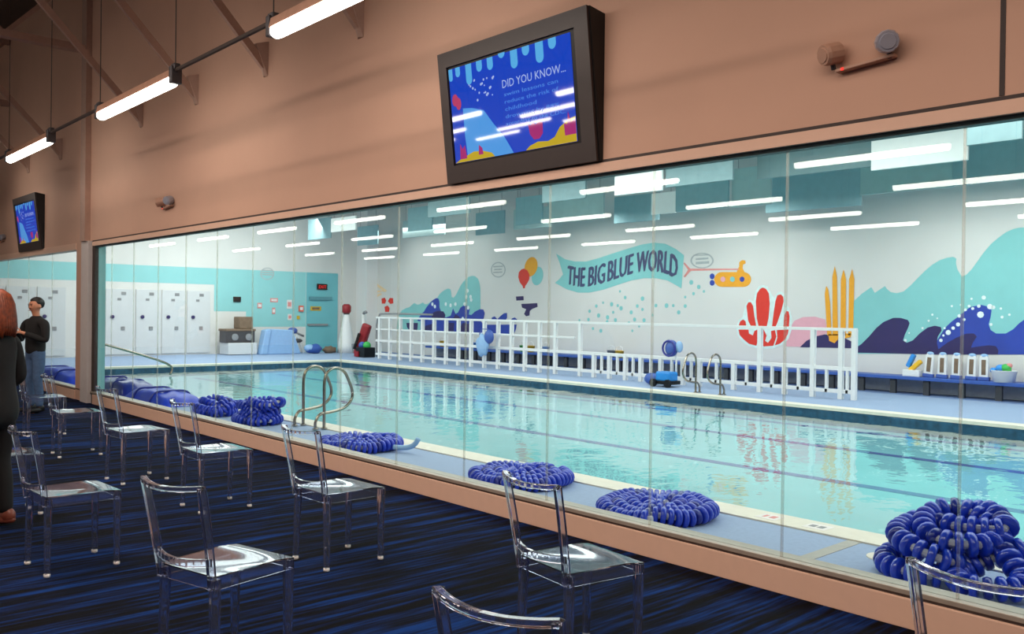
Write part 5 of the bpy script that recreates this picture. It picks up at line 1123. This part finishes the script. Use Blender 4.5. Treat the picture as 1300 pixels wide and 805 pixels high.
# woman with auburn hair at the left edge
A = dict(k=1.0, R=((.25, -.02, 1.10), (.20, .16, .98), (-.35, .9, -.1), (0, 0, 1), .45), L=((-.25, -.03, 1.10), (-.14, .17, 1.03), (.7, .7, .05), (0, 0, 1), .5),
         legR=((.09, .02, .50), (.10, -.02, .09)), legL=((-.09, .02, .50), (-.10, .03, .09)), hair=M['hair_red'], top=M['cloth_black'], topname='coat', hem=.70, hemr=.25, leg=M['cloth_black'], shoe=M['shoe'])
wom, k = person('person', (-7.35, 1.52, 0), PI * .72, 'woman with auburn hair in a long black coat at the left edge', A, True)
def hairfn(d):
    a = math.atan2(d.x, d.y)
    r = 1.0 + .025 * math.sin(17 * a + 2 * d.z) + .018 * math.sin(31 * a)
    if d.z < 0: r *= 1 + .10 * min(1, -d.z * 1.6)
    if d.y > .5 and -.8 < d.z < .45: r *= .60
    return r
b = MB(); b.ell((0, -.008, 1.60), (.104, .118, .155), 64, 26, hairfn)
for q in range(34):
    a = PI * .75 + (q / 33) * PI * 1.5 - PI * 0.5 + PI * .25; rr = random.Random(q)
    x, y = math.sin(a), math.cos(a)
    if y > .35: continue
    b.tube([(x * .03, -.01 + y * .035, 1.757), (x * .078, -.01 + y * .085, 1.715), (x * .098, -.01 + y * .108, 1.65), (x * .108, -.01 + y * .118, 1.56), (x * .112, -.012 + y * .124, 1.48), (x * (.108 + .02 * rr.random()), -.012 + y * .12, 1.40 + .03 * rr.random())], [.008, .015, .019, .021, .019, .007], 6)
b.build('hair', M['hair_red'], wom, smooth=True)

# ------------------------------------------------------------------ light
def area(name, loc, rot, sx, sy, power, col):
    l = bpy.data.lights.new(name, 'AREA'); l.shape = 'RECTANGLE'; l.size = sx; l.size_y = sy; l.energy = power; l.color = col
    o = bpy.data.objects.new(name, l); o.location = loc; o.rotation_euler = rot; COL.objects.link(o); return o
warm = (1.0, .80, .69)
area('hall_top_fill', (-5.5, -0.2, 7.0), (0, 0, 0), 18, .3, 215, warm)  # added overhead lamp out of view, throws the soft band on the wall
area('hall_fill', (-5.5, 0.9, 4.5), (0, 0, 0), 18, 1.2, 520, warm)  # added fill without a fixture, brightens the wall lower down
cool = (1.0, .985, .96)
area('pool_fill_near', (-12, 8.3, 4.3), (0, 0, 0), 32, 2.4, 800, cool)  # added pool fill, hidden above the window head
area('pool_fill_mid', (-12, 12.0, 4.5), (.15, 0, 0), 32, 1.6, 1150, cool)  # added fill tilted slightly to the far wall, out of view
area('pool_fill_end', (-26.6, 11.5, 4.55), (0, .75, 0), .5, 9, 230, cool)  # unseen lamp added to brighten the left wall and its doors
for xa, xb, yy, zz in ((-18.2, -15.6, 17.2, 4.27), (-13.8, -10.8, 17.2, 4.27), (-8.5, -1.5, 17.2, 4.27), (-27.0, -22.5, 17.9, 4.5)):
    area('pool_wall_fill', ((xa + xb) / 2, yy, zz), (0, 0, 0), xb - xa, .25, (30 if xa > -20 else 14) * (xb - xa), cool)  # added strips tucked behind the ceiling panels to whiten the far wall
wd = bpy.data.worlds.new('world'); S.world = wd; wd.use_nodes = True
wd.node_tree.nodes['Background'].inputs['Color'].default_value = (.6, .62, .66, 1)
wd.node_tree.nodes['Background'].inputs['Strength'].default_value = .15
S.view_settings.view_transform = 'Standard'; S.view_settings.look = 'None'; S.view_settings.exposure = 0; S.view_settings.gamma = 1
cy = S.cycles
cy.max_bounces = 14; cy.transparent_max_bounces = 24; cy.transmission_bounces = 12; cy.glossy_bounces = 6; cy.diffuse_bounces = 4
cy.caustics_reflective = False; cy.caustics_refractive = False; cy.sample_clamp_indirect = 6; cy.blur_glossy = .5
